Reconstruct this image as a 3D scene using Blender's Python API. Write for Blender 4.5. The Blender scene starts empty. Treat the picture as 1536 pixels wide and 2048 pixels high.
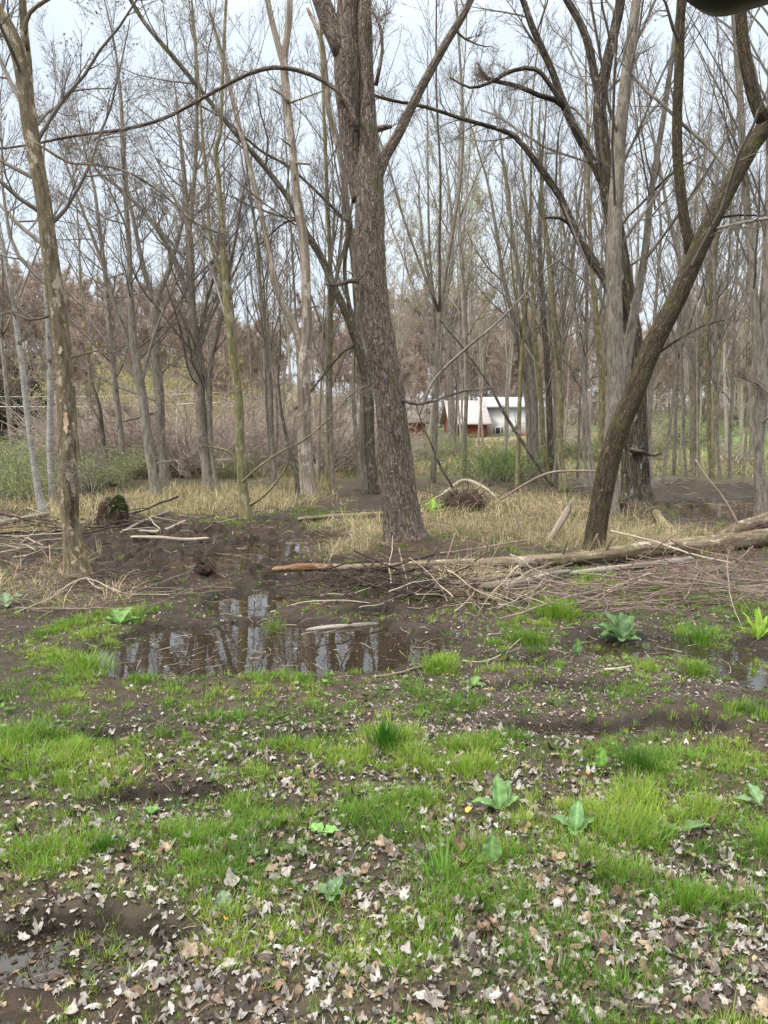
import bpy, math, random
import numpy as np
from math import radians

# ------------------------------------------------------------------ camera, world, light
C = bpy.context.scene
COL = C.collection
RES_X, RES_Y = 1536.0, 2048.0
F = 1547.0
PITCH = radians(6.8)
CAMH = 1.8
cam_data = bpy.data.cameras.new("camera")
cam = bpy.data.objects.new("camera", cam_data)
COL.objects.link(cam)
cam.location = (0, 0, CAMH)
cam.rotation_euler = (radians(90) - PITCH, 0, 0)
cam_data.sensor_fit = 'VERTICAL'
cam_data.sensor_height = 24.0
cam_data.lens = 24.0 * F / RES_Y
cam_data.clip_start = 0.05
cam_data.clip_end = 3000
C.camera = cam

SUN_EL, SUN_AZ = radians(48), radians(-60)
world = bpy.data.worlds.new("World")
C.world = world
world.use_nodes = True
wn, wl = world.node_tree.nodes, world.node_tree.links
wn.clear()
w_out = wn.new('ShaderNodeOutputWorld')
w_bg = wn.new('ShaderNodeBackground'); w_bg.inputs['Strength'].default_value = 0.1
w_sky = wn.new('ShaderNodeTexSky'); w_sky.sky_type = 'NISHITA'; w_sky.sun_disc = False
w_sky.sun_elevation = SUN_EL; w_sky.sun_rotation = radians(60); w_sky.air_density = 1.2; w_sky.dust_density = 2.5
w_tc = wn.new('ShaderNodeTexCoord')
w_sep = wn.new('ShaderNodeSeparateXYZ')
w_noise = wn.new('ShaderNodeTexNoise'); w_noise.inputs['Scale'].default_value = 1.6; w_noise.inputs['Detail'].default_value = 6
w_map = wn.new('ShaderNodeMapping'); w_map.inputs['Scale'].default_value = (1, 1, 2.6)
w_ramp = wn.new('ShaderNodeMapRange')
w_ramp.inputs['From Min'].default_value = 0.30; w_ramp.inputs['From Max'].default_value = 0.62
w_ramp.inputs['To Min'].default_value = 0.80; w_ramp.inputs['To Max'].default_value = 1.0
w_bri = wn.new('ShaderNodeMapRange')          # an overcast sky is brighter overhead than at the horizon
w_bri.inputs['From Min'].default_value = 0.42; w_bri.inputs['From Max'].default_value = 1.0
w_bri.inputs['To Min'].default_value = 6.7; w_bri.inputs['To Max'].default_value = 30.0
w_cc = wn.new('ShaderNodeVectorMath'); w_cc.operation = 'SCALE'; w_cc.inputs[0].default_value = (0.90, 0.985, 1.10)
w_mix = wn.new('ShaderNodeMix'); w_mix.data_type = 'RGBA'
wl.new(w_tc.outputs['Generated'], w_map.inputs['Vector']); wl.new(w_map.outputs[0], w_noise.inputs['Vector'])
wl.new(w_noise.outputs['Fac'], w_ramp.inputs['Value'])
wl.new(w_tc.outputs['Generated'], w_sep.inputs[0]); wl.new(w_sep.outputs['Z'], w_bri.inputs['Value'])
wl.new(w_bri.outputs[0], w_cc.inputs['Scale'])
w_tint = wn.new('ShaderNodeMix'); w_tint.data_type = 'RGBA'
w_tint.inputs['A'].default_value = (0.88, 0.985, 1.10, 1); w_tint.inputs['B'].default_value = (1.0, 0.97, 0.92, 1)
w_tr = wn.new('ShaderNodeMapRange'); w_tr.inputs['From Min'].default_value = 0.4; w_tr.inputs['From Max'].default_value = 0.75
wl.new(w_sep.outputs['Z'], w_tr.inputs['Value']); wl.new(w_tr.outputs[0], w_tint.inputs['Factor']); wl.new(w_tint.outputs['Result'], w_cc.inputs[0])
wl.new(w_ramp.outputs[0], w_mix.inputs['Factor'])
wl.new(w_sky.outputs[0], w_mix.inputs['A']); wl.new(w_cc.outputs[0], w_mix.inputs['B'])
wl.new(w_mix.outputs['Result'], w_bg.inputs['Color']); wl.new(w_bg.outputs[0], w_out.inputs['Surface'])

sd = bpy.data.lights.new("sun", 'SUN'); sd.energy = 2.2; sd.angle = radians(12); sd.color = (1.0, 0.96, 0.9)
sun = bpy.data.objects.new("sun", sd); COL.objects.link(sun)
sun.rotation_euler = (radians(90) - SUN_EL, 0, SUN_AZ)
C.view_settings.view_transform = 'Standard'
C.view_settings.look = 'None'
C.view_settings.exposure = 0.6
C.view_settings.gamma = 1.0
C.render.engine = 'CYCLES'
C.cycles.max_bounces = 5
C.cycles.diffuse_bounces = 2
C.cycles.glossy_bounces = 2
C.cycles.transparent_max_bounces = 6
C.cycles.transmission_bounces = 2

# ------------------------------------------------------------------ numeric helpers
rng = np.random.default_rng(11)
CP, SP = math.cos(PITCH), math.sin(PITCH)

def ground_depth(py):
    a = PITCH + math.atan((py - 1024) / F)
    return CAMH / math.tan(max(a, 0.012))
def spot(px, py, D):
    """world point seen at a place of the photo, standing D metres ahead"""
    u, v = (px - 768) / F, (1024 - py) / F
    dy, dz = CP + v * SP, -SP + v * CP
    return np.array([u * D / dy, D, CAMH + dz * D / dy])
def floor_at(px, py):
    D = ground_depth(py)
    p = spot(px, py, D)
    return p[0], D

def _hash(ix, iy, iz, seed):
    h = (ix.astype(np.int64) * 374761393 + iy.astype(np.int64) * 668265263 + iz.astype(np.int64) * 2147483647 + seed * 974711) & 0xffffffff
    h = ((h ^ (h >> 13)) * 1274126177) & 0xffffffff
    h = (h ^ (h >> 16)) & 0xffffffff
    return h / 4294967295.0
def noise(x, y, z=None, seed=0):
    x = np.asarray(x, float); y = np.asarray(y, float)
    z = np.zeros_like(x) if z is None else np.asarray(z, float) + 0 * x
    ix, iy, iz = np.floor(x), np.floor(y), np.floor(z)
    fx, fy, fz = x - ix, y - iy, z - iz
    fx = fx * fx * (3 - 2 * fx); fy = fy * fy * (3 - 2 * fy); fz = fz * fz * (3 - 2 * fz)
    def h(a, b, c): return _hash(ix + a, iy + b, iz + c, seed)
    a0 = (h(0,0,0) * (1-fx) + h(1,0,0) * fx) * (1-fy) + (h(0,1,0) * (1-fx) + h(1,1,0) * fx) * fy
    a1 = (h(0,0,1) * (1-fx) + h(1,0,1) * fx) * (1-fy) + (h(0,1,1) * (1-fx) + h(1,1,1) * fx) * fy
    return (a0 * (1-fz) + a1 * fz) * 2 - 1
def fbm(x, y, z=None, oct=3, seed=0):
    s, a, t = 0, 1.0, 0
    for o in range(oct):
        k = 2.03 ** o
        s = s + a * noise(np.asarray(x) * k + 7.1 * o, np.asarray(y) * k - 3.7 * o, None if z is None else z * k, seed + o)
        t += a; a *= 0.5
    return s / t
def sstep(a, b, v):
    t = np.clip((v - a) / (b - a), 0, 1)
    return t * t * (3 - 2 * t)
def ells(lst):
    out = []
    for px, py, rx, ry, v in lst:
        x, D = floor_at(px, py)
        D0, D1 = ground_depth(py - ry), ground_depth(py + ry)
        out.append((x, (D0 + D1) / 2, rx * D / F, (D0 - D1) / 2, v))
    return out
def zone(lst, x, y, wob=None, soft=0.35):
    r = np.zeros_like(x)
    for cx, cy, rx, ry, v in lst:
        d = np.sqrt(((x - cx) / rx) ** 2 + ((y - cy) / ry) ** 2)
        if wob is not None: d = d + wob
        r = np.maximum(r, v * (1 - sstep(1 - soft, 1 + soft, d)))
    return r

# ------------------------------------------------------------------ where the ground is wet, grassy, strawy, leafy
WET = ells([(320,1312,135,52,.13),(490,1300,190,50,.16),(690,1302,165,48,.16),(845,1296,60,26,.10),(500,1212,80,28,.12),
  (440,1128,105,22,.17),(560,1100,100,20,.17),(650,1083,65,14,.14),(730,1232,70,12,.07),(240,1150,60,10,.09),(330,1190,50,8,.09),(560,1165,50,9,.10),(180,1120,50,7,.08),(1300,1300,200,20,.052),(1490,1340,80,40,.055),
  (1150,1470,130,16,.06),(1340,1462,120,20,.062),(340,1612,130,24,.062),(140,1930,200,66,.062),(1390,1012,150,28,.085),(1500,985,90,20,.08),
  (1120,975,70,7,.06),(1040,1330,90,14,.05),(200,1490,90,14,.045),(620,1490,100,10,.045),(60,1560,60,10,.05),(1290,985,60,10,.08),(1100,1385,150,14,.045),
  (560,1640,60,14,.045),(1180,1800,60,20,.045)])
MUD = ells([(300,1150,360,95,1),(560,1190,140,50,1),(480,1290,330,70,1),(760,1290,250,70,1),(1400,985,190,40,1),(1250,1300,330,40,1),(1450,1370,150,60,.9),
  (1200,1465,260,35,.9),(300,1460,330,40,.55),(340,1612,180,34,.9),(120,1930,260,90,.9),(930,1030,120,30,.7),(1150,975,120,16,.8),(700,1190,200,40,.8),(1000,1300,200,40,.8),(560,1060,180,18,.7)])
GRASS = ells([(160,1295,90,55,1),(250,1245,45,22,.5),(60,1400,130,60,.8),(350,1372,150,22,.8),(560,1378,120,20,.95),(300,1425,260,50,.45),
  (80,1500,130,75,1),(550,1455,150,30,1),(250,1525,160,40,.4),(130,1595,150,35,.7),(600,1535,250,40,.6),(560,1575,160,30,.7),
  (900,1530,330,45,1),(1300,1535,240,42,1.1),(1450,1560,130,62,1.1),(870,1338,48,20,1.2),(1060,1275,60,28,1),(1110,1230,50,20,1),(1030,1305,60,18,.7),
  (1230,1255,90,14,.3),(1400,1268,60,25,.9),(1500,1262,60,30,.7),(1380,1342,40,16,1),(1290,1338,55,18,.8),(1440,1380,25,14,.7),(1490,1450,50,22,1),
  (1240,1400,50,14,.6),(1180,1345,260,50,.28),(1250,1440,260,30,.22),(650,1430,300,40,.4),(940,1425,60,18,.6),(820,1400,45,20,.6),(1060,1440,60,14,.4),(100,1700,210,50,.9),(450,1720,210,60,.75),(250,1790,260,50,.75),
  (750,1650,360,70,.8),(1100,1700,320,80,1.05),(1400,1680,220,85,.9),(900,1800,320,60,.75),(1350,1820,270,60,.85),(520,1850,320,60,.6),
  (760,1960,420,80,.6),(1250,1960,350,80,.5),(450,2000,200,50,.35),(768,2150,800,90,.6),(700,1900,600,120,.75),(250,1900,200,60,.4),(870,1078,80,13,.5),(680,1060,110,14,.5),(1180,1165,75,24,.8),(1300,1165,80,18,.6),
  (600,1030,80,8,.9),(430,1058,60,5,.9),(1020,1090,160,14,.35),(1420,1200,120,40,.5),(1080,1120,80,10,.4),(860,1180,60,16,.5),(60,1180,60,20,.25)])
LEAFY = ells([(1000,1425,280,60,1.1),(1250,1385,240,45,1.0),(1100,1330,200,30,.6),(520,1430,300,50,.4),(760,1482,260,26,.8),(350,1690,210,40,.9),(768,1720,850,220,.4),(900,1750,650,120,.5),
  (1150,1860,420,150,.9),(600,1950,520,100,.8),(1200,1990,380,90,1.1),(100,1850,120,60,.5),(800,1590,500,60,.35),(950,1260,120,30,.5),(1330,1250,180,30,.4),
  (400,1340,100,8,.4),(320,1290,300,60,.22),(600,1300,300,50,.12),(1300,1120,240,60,.4),(300,1440,300,50,.2),(768,2150,850,100,.8)])
STRAW = ells([(1020,1055,190,42,.7),(960,1010,140,18,.35),(700,1085,90,32,.8),(430,1008,190,24,1.1),(80,1062,110,18,.7),(970,918,110,18,1.2),(1270,1090,180,30,.7),
  (60,1180,80,50,.25),(590,995,70,22,.7),(200,1015,200,10,.8),(1150,1040,110,40,.8),(150,1215,90,20,.25),(640,940,150,20,.8),(960,1180,110,30,.7)])
MOUNDS = [(930,1022,.55,.42),(1270,1022,.7,.16),(1375,985,.9,.26),(1330,995,.6,.15),(410,1165,.13,.10),(225,1050,.6,.12),(120,1050,.8,.10),(812,1096,.7,.12),
  (950,1190,.35,.05),(860,1180,.5,.06),(1490,985,.9,.22),(700,1170,.35,.05),(155,1170,.35,.06),(400,1068,.5,.08)]
MOUNDS = [(*floor_at(a, b), r, h) for a, b, r, h in MOUNDS]

def height(x, y):
    x = np.asarray(x, float); y = np.asarray(y, float)
    wob = 0.38 * fbm(x * 1.6, y * 1.6, oct=3, seed=3) + .22 * fbm(x * 6, y * 6, oct=3, seed=4)
    wet = zone(WET, x, y, wob, 0.25)
    mud = zone(MUD, x, y, wob, 0.3)
    h = 0.052 + 0.022 * fbm(x * .55, y * .55, oct=3, seed=5) + 0.012 * fbm(x * 3.1, y * 3.1, oct=2, seed=9) + (0.010 * fbm(x * 17, y * 17, oct=2, seed=10)) * (1 - sstep(10, 16, y))
    near = 1 - sstep(16, 30, y)
    clod = np.abs(fbm(x * 5.2, y * 5.2, oct=3, seed=21)) * (0.11 + .08 * sstep(7.5, 9, y)) + np.abs(fbm(x * 11, y * 11, oct=3, seed=33)) * .075 + fbm(x * 26, y * 26, oct=1, seed=36) * .012 - .056
    far_mud = sstep(7.2, 8.5, y) * np.where(np.abs(y-12)<40,1,1)
    clod = clod * (1 - .75 * sstep(.0, .09, wet))
    h = h + mud * clod * near * (0.25 + 0.75 * far_mud)
    h = h - wet
    for cx, cy, r, hh in MOUNDS:
        d2 = ((x - cx) ** 2 + (y - cy) ** 2) / (r * r)
        h = h + hh * np.exp(-d2 * 1.3) * (1 + .45 * fbm(x * 5, y * 5, oct=3, seed=44))
    # the left hillside and the slow rise of the field on the right
    hill = sstep(34, 85, y - 0.15 * x) * (1 - sstep(-26, 2, x)) * 7.5 + sstep(60, 140, y) * 4.5 * sstep(-30, -5, -np.abs(x + 4) ) * 0
    rise = sstep(26, 75, y) * .8 + sstep(80, 200, y) * 2.5 + sstep(30, 60, -x) * 2
    h = h + hill + rise
    h = np.where(y > 22, np.maximum(h, 0.02), h)
    return h

def H1(x, y): return float(height(np.array([x]), np.array([y]))[0])

# ------------------------------------------------------------------ mesh helpers
def mesh_from(name, V, quads=None, tris=None, col=None, tc=None, smooth=True, mats=(), mat_idx=None):
    V = np.asarray(V, np.float32)
    me = bpy.data.meshes.new(name)
    nq = 0 if quads is None else len(quads); nt = 0 if tris is None else len(tris)
    me.vertices.add(len(V)); me.vertices.foreach_set('co', V.ravel())
    loops = np.concatenate([np.asarray(quads).ravel() if nq else np.zeros(0, int), np.asarray(tris).ravel() if nt else np.zeros(0, int)]).astype(np.int32)
    me.loops.add(len(loops)); me.loops.foreach_set('vertex_index', loops)
    me.polygons.add(nq + nt)
    starts = np.concatenate([np.arange(nq) * 4, nq * 4 + np.arange(nt) * 3]).astype(np.int32)
    me.polygons.foreach_set('loop_start', starts)
    if smooth: me.polygons.foreach_set('use_smooth', np.ones(nq + nt, bool))
    if mat_idx is not None: me.polygons.foreach_set('material_index', np.asarray(mat_idx, np.int32))
    if col is not None:
        col = np.asarray(col, np.float32)
        if col.shape[1] == 3: col = np.concatenate([col, np.ones((len(col), 1), np.float32)], 1)
        a = me.attributes.new('Col', 'FLOAT_COLOR', 'POINT'); a.data.foreach_set('color', col.ravel())
    if tc is not None:
        a = me.attributes.new('tc', 'FLOAT_VECTOR', 'POINT'); a.data.foreach_set('vector', np.asarray(tc, np.float32).ravel())
    for m in mats: me.materials.append(m)
    me.update(calc_edges=True)
    return me

class Geo:
    def __init__(s): s.V, s.Q, s.T, s.c, s.tc, s.n = [], [], [], [], [], 0
    def add(s, V, Q=None, T=None, col=None, tc=None):
        V = np.asarray(V, float).reshape(-1, 3)
        if len(V) == 0: return s
        if Q is not None and len(Q): s.Q.append(np.asarray(Q) + s.n)
        if T is not None and len(T): s.T.append(np.asarray(T) + s.n)
        s.V.append(V); s.n += len(V)
        c = np.ones((len(V), 3)) * .3 if col is None else np.asarray(col, float)
        if c.ndim == 1: c = np.tile(c, (len(V), 1))
        s.c.append(c)
        s.tc.append(V.copy() if tc is None else tc)
        return s
    def mesh(s, name, mats, smooth=True, off=None):
        V = np.concatenate(s.V)
        if off is not None: V = V - np.asarray(off)
        return mesh_from(name, V, np.concatenate(s.Q) if s.Q else None, np.concatenate(s.T) if s.T else None,
                         np.concatenate(s.c), np.concatenate(s.tc), smooth, mats)
    def obj(s, name, mats, parent=None, smooth=True, off=None):
        me = s.mesh(name, mats, smooth, off)
        o = bpy.data.objects.new(name, me); COL.objects.link(o)
        if parent is not None: o.parent = parent
        return o

def tag(o, label=None, cat=None, group=None, kind=None):
    if label: o['label'] = label
    if cat: o['category'] = cat
    if group: o['group'] = group
    if kind: o['kind'] = kind
    return o
def empty(name, loc, label=None, cat=None, group=None):
    o = bpy.data.objects.new(name, None); COL.objects.link(o); o.location = loc; o.empty_display_size = .2
    return tag(o, label, cat, group)

def norm(v): return v / np.maximum(np.linalg.norm(v, axis=-1, keepdims=True), 1e-9)
def tubes(P, R, S=3, disp=None, cap=True):
    """P [N,K,3] centre lines, R [N,K] radii -> verts, quads, tris, tube-aligned texture coordinates"""
    P = np.asarray(P, float); R = np.asarray(R, float)
    N, K, _ = P.shape
    T = norm(np.gradient(P, axis=1))
    m = norm(P[:, -1] - P[:, 0])
    ref = np.where(np.abs(m[:, 2:3]) > .8, np.array([[1., 0, 0]]), np.array([[0, 0, 1.]]))[:, None, :]
    u = norm(np.cross(T, ref)); v = np.cross(T, u)
    th = np.arange(S) / S * 2 * np.pi
    cs, sn = np.cos(th), np.sin(th)
    RR = R[:, :, None] * np.ones(S)
    seg = np.concatenate([np.zeros((N, 1)), np.cumsum(np.linalg.norm(np.diff(P, axis=1), axis=2), axis=1)], 1)
    if disp is not None: RR = disp(RR, th, seg, P)
    V = P[:, :, None, :] + RR[..., None] * (cs[:, None] * u[:, :, None, :] + sn[:, None] * v[:, :, None, :])
    tc = np.stack([RR * cs, RR * sn, seg[:, :, None] + 0 * RR], -1)
    tc = tc + (np.arange(N) * 3.17)[:, None, None, None]
    idx = np.arange(N * K * S).reshape(N, K, S)
    a = idx[:, :-1]; b = idx[:, 1:]
    Q = np.stack([a, b, np.roll(b, -1, 2), np.roll(a, -1, 2)], -1).reshape(-1, 4)
    V = V.reshape(-1, 3); tc = tc.reshape(-1, 3)
    Tt = None
    if cap:
        n0 = len(V)
        V = np.concatenate([V, P[:, -1], P[:, 0]]); tc = np.concatenate([tc, tc.reshape(N, K, S, 3)[:, -1].mean(1), tc.reshape(N, K, S, 3)[:, 0].mean(1)])
        e = idx[:, -1]; s0 = idx[:, 0]
        c1 = np.repeat((n0 + np.arange(N))[:, None], S, 1); c0 = np.repeat((n0 + N + np.arange(N))[:, None], S, 1)
        Tt = np.concatenate([np.stack([e, c1, np.roll(e, -1, 1)], -1).reshape(-1, 3), np.stack([s0, np.roll(s0, -1, 1), c0], -1).reshape(-1, 3)])
    return V, Q, Tt, tc

def smooth_path(pts, rad, step=None, n=None):
    """Catmull-Rom through the given points"""
    pts = np.asarray(pts, float); rad = np.asarray(rad, float)
    D = np.concatenate([pts, rad[:, None]], 1)
    if len(D) == 2: D = np.stack([D[0], D[0] * .67 + D[1] * .33, D[0] * .33 + D[1] * .67, D[1]])
    E = np.concatenate([[2 * D[0] - D[1]], D, [2 * D[-1] - D[-2]]])
    out = []
    for i in range(1, len(E) - 2):
        L = np.linalg.norm(E[i + 1][:3] - E[i][:3])
        k = max(2, int(L / (step or .2)))
        t = (np.arange(k) / k)[:, None]
        p0, p1, p2, p3 = E[i - 1], E[i], E[i + 1], E[i + 2]
        out.append(.5 * ((2 * p1) + (-p0 + p2) * t + (2 * p0 - 5 * p1 + 4 * p2 - p3) * t * t + (-p0 + 3 * p1 - 3 * p2 + p3) * t ** 3))
    out.append(E[-2][None])
    o = np.concatenate(out)
    o[:, 3] = np.maximum(o[:, 3], .0015)
    if n:
        s = np.concatenate([[0], np.cumsum(np.linalg.norm(np.diff(o[:, :3], axis=0), axis=1))])
        q = np.linspace(0, s[-1], n)
        o = np.stack([np.interp(q, s, o[:, i]) for i in range(4)], 1)
    return o[:, :3], o[:, 3]

def grow(PP, PR, n, t0, t1, ang, lenf, radf, K, up, wig, r, maxlen=9, minlen=.15, outd=None):
    """n side branches on every parent line"""
    N, Kp = PR.shape
    t = t0 + (t1 - t0) * (np.arange(n)[None, :] + r.random((N, n))) / n
    f = np.clip(t * (Kp - 1), 0, Kp - 1.001); i = f.astype(int); fr = (f - i)[..., None]
    ar = np.arange(N)[:, None]
    pos = PP[ar, i] * (1 - fr) + PP[ar, i + 1] * fr
    rad = PR[ar, i] * (1 - fr[..., 0]) + PR[ar, i + 1] * fr[..., 0]
    tan = norm(PP[ar, i + 1] - PP[ar, i])
    pl = np.linalg.norm(np.diff(PP, axis=1), axis=2).sum(1)[:, None]
    rv = r.normal(size=(N, n, 3)); rv[..., 2] *= .5
    per = norm(rv - (rv * tan).sum(-1, keepdims=True) * tan)
    a = radians(ang) * r.uniform(.65, 1.3, (N, n))[..., None]
    d = np.cos(a) * tan + np.sin(a) * per
    L = np.clip(lenf * pl * (1 - .55 * (t - t0) / max(t1 - t0, .01)) * r.uniform(.5, 1.15, (N, n)), minlen, maxlen)
    r0 = np.maximum(rad * radf * r.uniform(.7, 1.1, (N, n)), .002)
    P = np.zeros((N, n, K, 3)); P[:, :, 0] = pos
    for k in range(1, K):
        d = norm(d + np.array([0, 0, up / K]) + r.normal(size=d.shape) * wig)
        P[:, :, k] = P[:, :, k - 1] + d * (L / (K - 1))[..., None]
    s = np.linspace(0, 1, K)
    R = r0[..., None] * (1 - .78 * s)
    return P.reshape(-1, K, 3), np.maximum(R.reshape(-1, K), .0016)

def leaf_quads(pts, size, r, aspect=.6):
    n = len(pts)
    a = norm(r.normal(size=(n, 3))); b = norm(np.cross(a, r.normal(size=(n, 3))))
    s = (size * r.uniform(.6, 1.3, n))[:, None]
    V = np.stack([pts - a * s, pts - b * s * aspect, pts + a * s, pts + b * s * aspect], 1).reshape(-1, 3)
    return V, np.arange(n * 4).reshape(-1, 4)

# ------------------------------------------------------------------ materials
def new_mat(name):
    m = bpy.data.materials.new(name); m.use_nodes = True
    n, l = m.node_tree.nodes, m.node_tree.links
    n.clear()
    o = n.new('ShaderNodeOutputMaterial'); b = n.new('ShaderNodeBsdfPrincipled')
    l.new(b.outputs[0], o.inputs[0])
    return m, n, l, b
def rgb(c): return (c[0], c[1], c[2], 1)
def mixc(n, l, fac, a, b, mode='MIX'):
    m = n.new('ShaderNodeMix'); m.data_type = 'RGBA'; m.blend_type = mode
    for k, v in (('Factor', fac), ('A', a), ('B', b)):
        if hasattr(v, 'links'): l.new(v, m.inputs[k])
        elif k == 'Factor': m.inputs[k].default_value = v
        else: m.inputs[k].default_value = rgb(v)
    return m.outputs['Result']
def rampf(n, l, src, a, b, lo=0., hi=1.):
    r = n.new('ShaderNodeMapRange'); r.interpolation_type = 'SMOOTHSTEP'
    for k, v in zip(('From Min', 'From Max', 'To Min', 'To Max'), (a, b, lo, hi)): r.inputs[k].default_value = v
    l.new(src, r.inputs['Value']); return r.outputs[0]
def noise_n(n, l, vec, scale, detail=4, rough=.6):
    t = n.new('ShaderNodeTexNoise'); t.inputs['Scale'].default_value = scale; t.inputs['Detail'].default_value = detail
    t.inputs['Roughness'].default_value = rough
    if vec is not None: l.new(vec, t.inputs['Vector'])
    return t.outputs['Fac']
def bark(name, dark, light, patch=None, amt=.5, pscale=6, stretch=.12, grain=26, bump=.5, moss=None, mossamt=.5, crack=0, cstretch=.3):
    m, n, l, b = new_mat(name)
    at = n.new('ShaderNodeAttribute'); at.attribute_name = 'tc'
    mp = n.new('ShaderNodeMapping'); mp.inputs['Scale'].default_value = (1, 1, stretch); l.new(at.outputs['Vector'], mp.inputs['Vector'])
    g = noise_n(n, l, mp.outputs[0], grain, 5, .65)
    fine = noise_n(n, l, at.outputs['Vector'], 60, 3)
    c = mixc(n, l, rampf(n, l, g, .34, .66), dark, light)
    ht = g
    if crack:
        wv = n.new('ShaderNodeVectorMath'); wv.operation = 'MULTIPLY_ADD'; tn = n.new('ShaderNodeTexNoise'); tn.inputs['Scale'].default_value = 14
        l.new(at.outputs['Vector'], tn.inputs['Vector']); l.new(tn.outputs['Color'], wv.inputs[0]); wv.inputs[1].default_value = (.05, .05, .05); l.new(at.outputs['Vector'], wv.inputs[2])
        mp3 = n.new('ShaderNodeMapping'); mp3.inputs['Scale'].default_value = (1, 1, cstretch); l.new(wv.outputs[0], mp3.inputs['Vector'])
        vo = n.new('ShaderNodeTexVoronoi'); vo.feature = 'DISTANCE_TO_EDGE'; vo.inputs['Scale'].default_value = crack; l.new(mp3.outputs[0], vo.inputs['Vector'])
        cr = rampf(n, l, vo.outputs['Distance'], .02, .16)
        c = mixc(n, l, rampf(n, l, vo.outputs['Distance'], .0, .13, .35, 1.), tuple(x * .6 for x in dark), c)
        ad = n.new('ShaderNodeMath'); ad.operation = 'MULTIPLY_ADD'; l.new(cr, ad.inputs[0]); ad.inputs[1].default_value = .9; l.new(g, ad.inputs[2]); ht = ad.outputs[0]
    big = noise_n(n, l, at.outputs['Vector'], 1.7, 3)
    c = mixc(n, l, rampf(n, l, big, .3, .7, 0, .35), c, tuple(x * .62 for x in light))
    if patch is not None:
        mp2 = n.new('ShaderNodeMapping'); mp2.inputs['Scale'].default_value = (1, 1, .55); l.new(at.outputs['Vector'], mp2.inputs['Vector'])
        pn = noise_n(n, l, mp2.outputs[0], pscale, 5, .7)
        c = mixc(n, l, rampf(n, l, pn, .62 - amt * .22, .66 - amt * .20), c, patch)
    if moss is not None:
        mn = noise_n(n, l, at.outputs['Vector'], 3.2, 4)
        c = mixc(n, l, rampf(n, l, mn, .62 - mossamt * .3, .75 - mossamt * .25, 0, .85), c, moss)
    c = mixc(n, l, rampf(n, l, fine, .3, .7, .0, .45), c, tuple(x * .55 for x in dark))
    l.new(c, b.inputs['Base Color']); b.inputs['Roughness'].default_value = .92
    b.inputs['Specular IOR Level'].default_value = .2
    bm = n.new('ShaderNodeBump'); bm.inputs['Strength'].default_value = bump; bm.inputs['Distance'].default_value = .02
    l.new(ht, bm.inputs['Height']); l.new(bm.outputs[0], b.inputs['Normal'])
    return m
M = {}
M['bark_main'] = bark('scaly bark', (.09,.071,.058), (.31,.25,.205), (.46,.40,.34), .1, 30, .25, 30, .8, (.13,.135,.06), .22, crack=26, cstretch=.17)
M['bark_grey'] = bark('grey bark', (.125,.11,.088), (.35,.31,.255), (.33,.30,.25), .35, 9, .2, 24, .5)
M['bark_dark'] = bark('dark limb bark', (.045,.037,.028), (.155,.13,.10), (.24,.23,.20), .35, 10, .2, 24, .5, (.13,.13,.05), .3)
M['bark_olive'] = bark('olive mossy bark', (.12,.11,.055), (.29,.26,.14), (.36,.33,.23), .3, 8, .25, 22, .4)
M['bark_lean'] = bark('leaning trunk bark', (.040,.031,.020), (.135,.105,.068), (.20,.19,.15), .05, 24, .2, 34, .7, (.10,.115,.03), .30, crack=40, cstretch=.16)
M['bark_left'] = bark('mottled peeling bark', (.09,.073,.045), (.26,.215,.14), (.47,.40,.30), .32, 9, .25, 26, .6)
M['bark_snag'] = bark('bare dead wood', (.16,.13,.10), (.44,.37,.30), (.53,.47,.41), .4, 3, .06, 26, .6)
M['bark_shag'] = bark('furrowed bark', (.035,.028,.022), (.175,.145,.115), (.33,.30,.27), .2, 8, .10, 20, 1.0, (.11,.115,.03), .22, crack=15, cstretch=.14)
M['bark_birch'] = bark('white birch bark', (.22,.21,.19), (.46,.44,.40), (.10,.09,.08), .16, 9, 2.4, 10, .3)
M['bark_sap'] = bark('sapling bark', (.17,.15,.115), (.42,.38,.30), (.34,.33,.28), .3, 8, .3, 20, .3)
M['bark_far'] = bark('haze-paled far bark', (.26,.225,.19), (.45,.40,.345), None, 0, 8, .3, 12, .2)  # distance haze is put into this colour: paler than near bark
M['bark_log'] = bark('log bark', (.10,.072,.045), (.31,.25,.17), (.47,.41,.33), .30, 7, .12, 26, .7, (.12,.13,.045), .25)
M['wood_weather'] = bark('weathered wood', (.10,.085,.075), (.42,.37,.32), None, 0, 8, .05, 30, .8)
M['wood_rot'] = bark('orange rotten wood', (.16,.075,.03), (.27,.175,.105), (.36,.29,.21), .35, 9, .15, 24, .8)
M['wood_fresh'] = bark('gnawed pale wood', (.17,.12,.055), (.38,.29,.155), (.12,.09,.045), .3, 9, .2, 24, .6)
M['wood_peel'] = bark('bare pinkish wood', (.42,.31,.20), (.66,.52,.38), None, 0, 8, .3, 24, .3)
M['hole'] = bark('hollow dark wood', (.03,.02,.016), (.10,.06,.045), None, 0, 8, .2, 24, .6)
M['twig'] = bark('twig bark', (.14,.125,.105), (.30,.27,.23), None, 0, 8, .4, 8, .1)
M['twig_far'] = bark('haze-paled far twig', (.29,.25,.21), (.48,.425,.37), None, 0, 8, .4, 5, .0)  # lightened to carry the haze of distance in the twig colour
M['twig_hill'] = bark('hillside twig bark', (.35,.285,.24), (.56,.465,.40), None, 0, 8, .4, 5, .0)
M['stick'] = bark('stick bark', (.17,.12,.10), (.42,.33,.28), None, 0, 8, .2, 14, .3)
M['stick_pale'] = bark('peeled stick', (.30,.25,.19), (.58,.50,.41), None, 0, 8, .15, 14, .3)
M['stick_red'] = bark('reddish shrub bark', (.11,.06,.05), (.30,.19,.155), None, 0, 8, .2, 14, .2)
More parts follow.
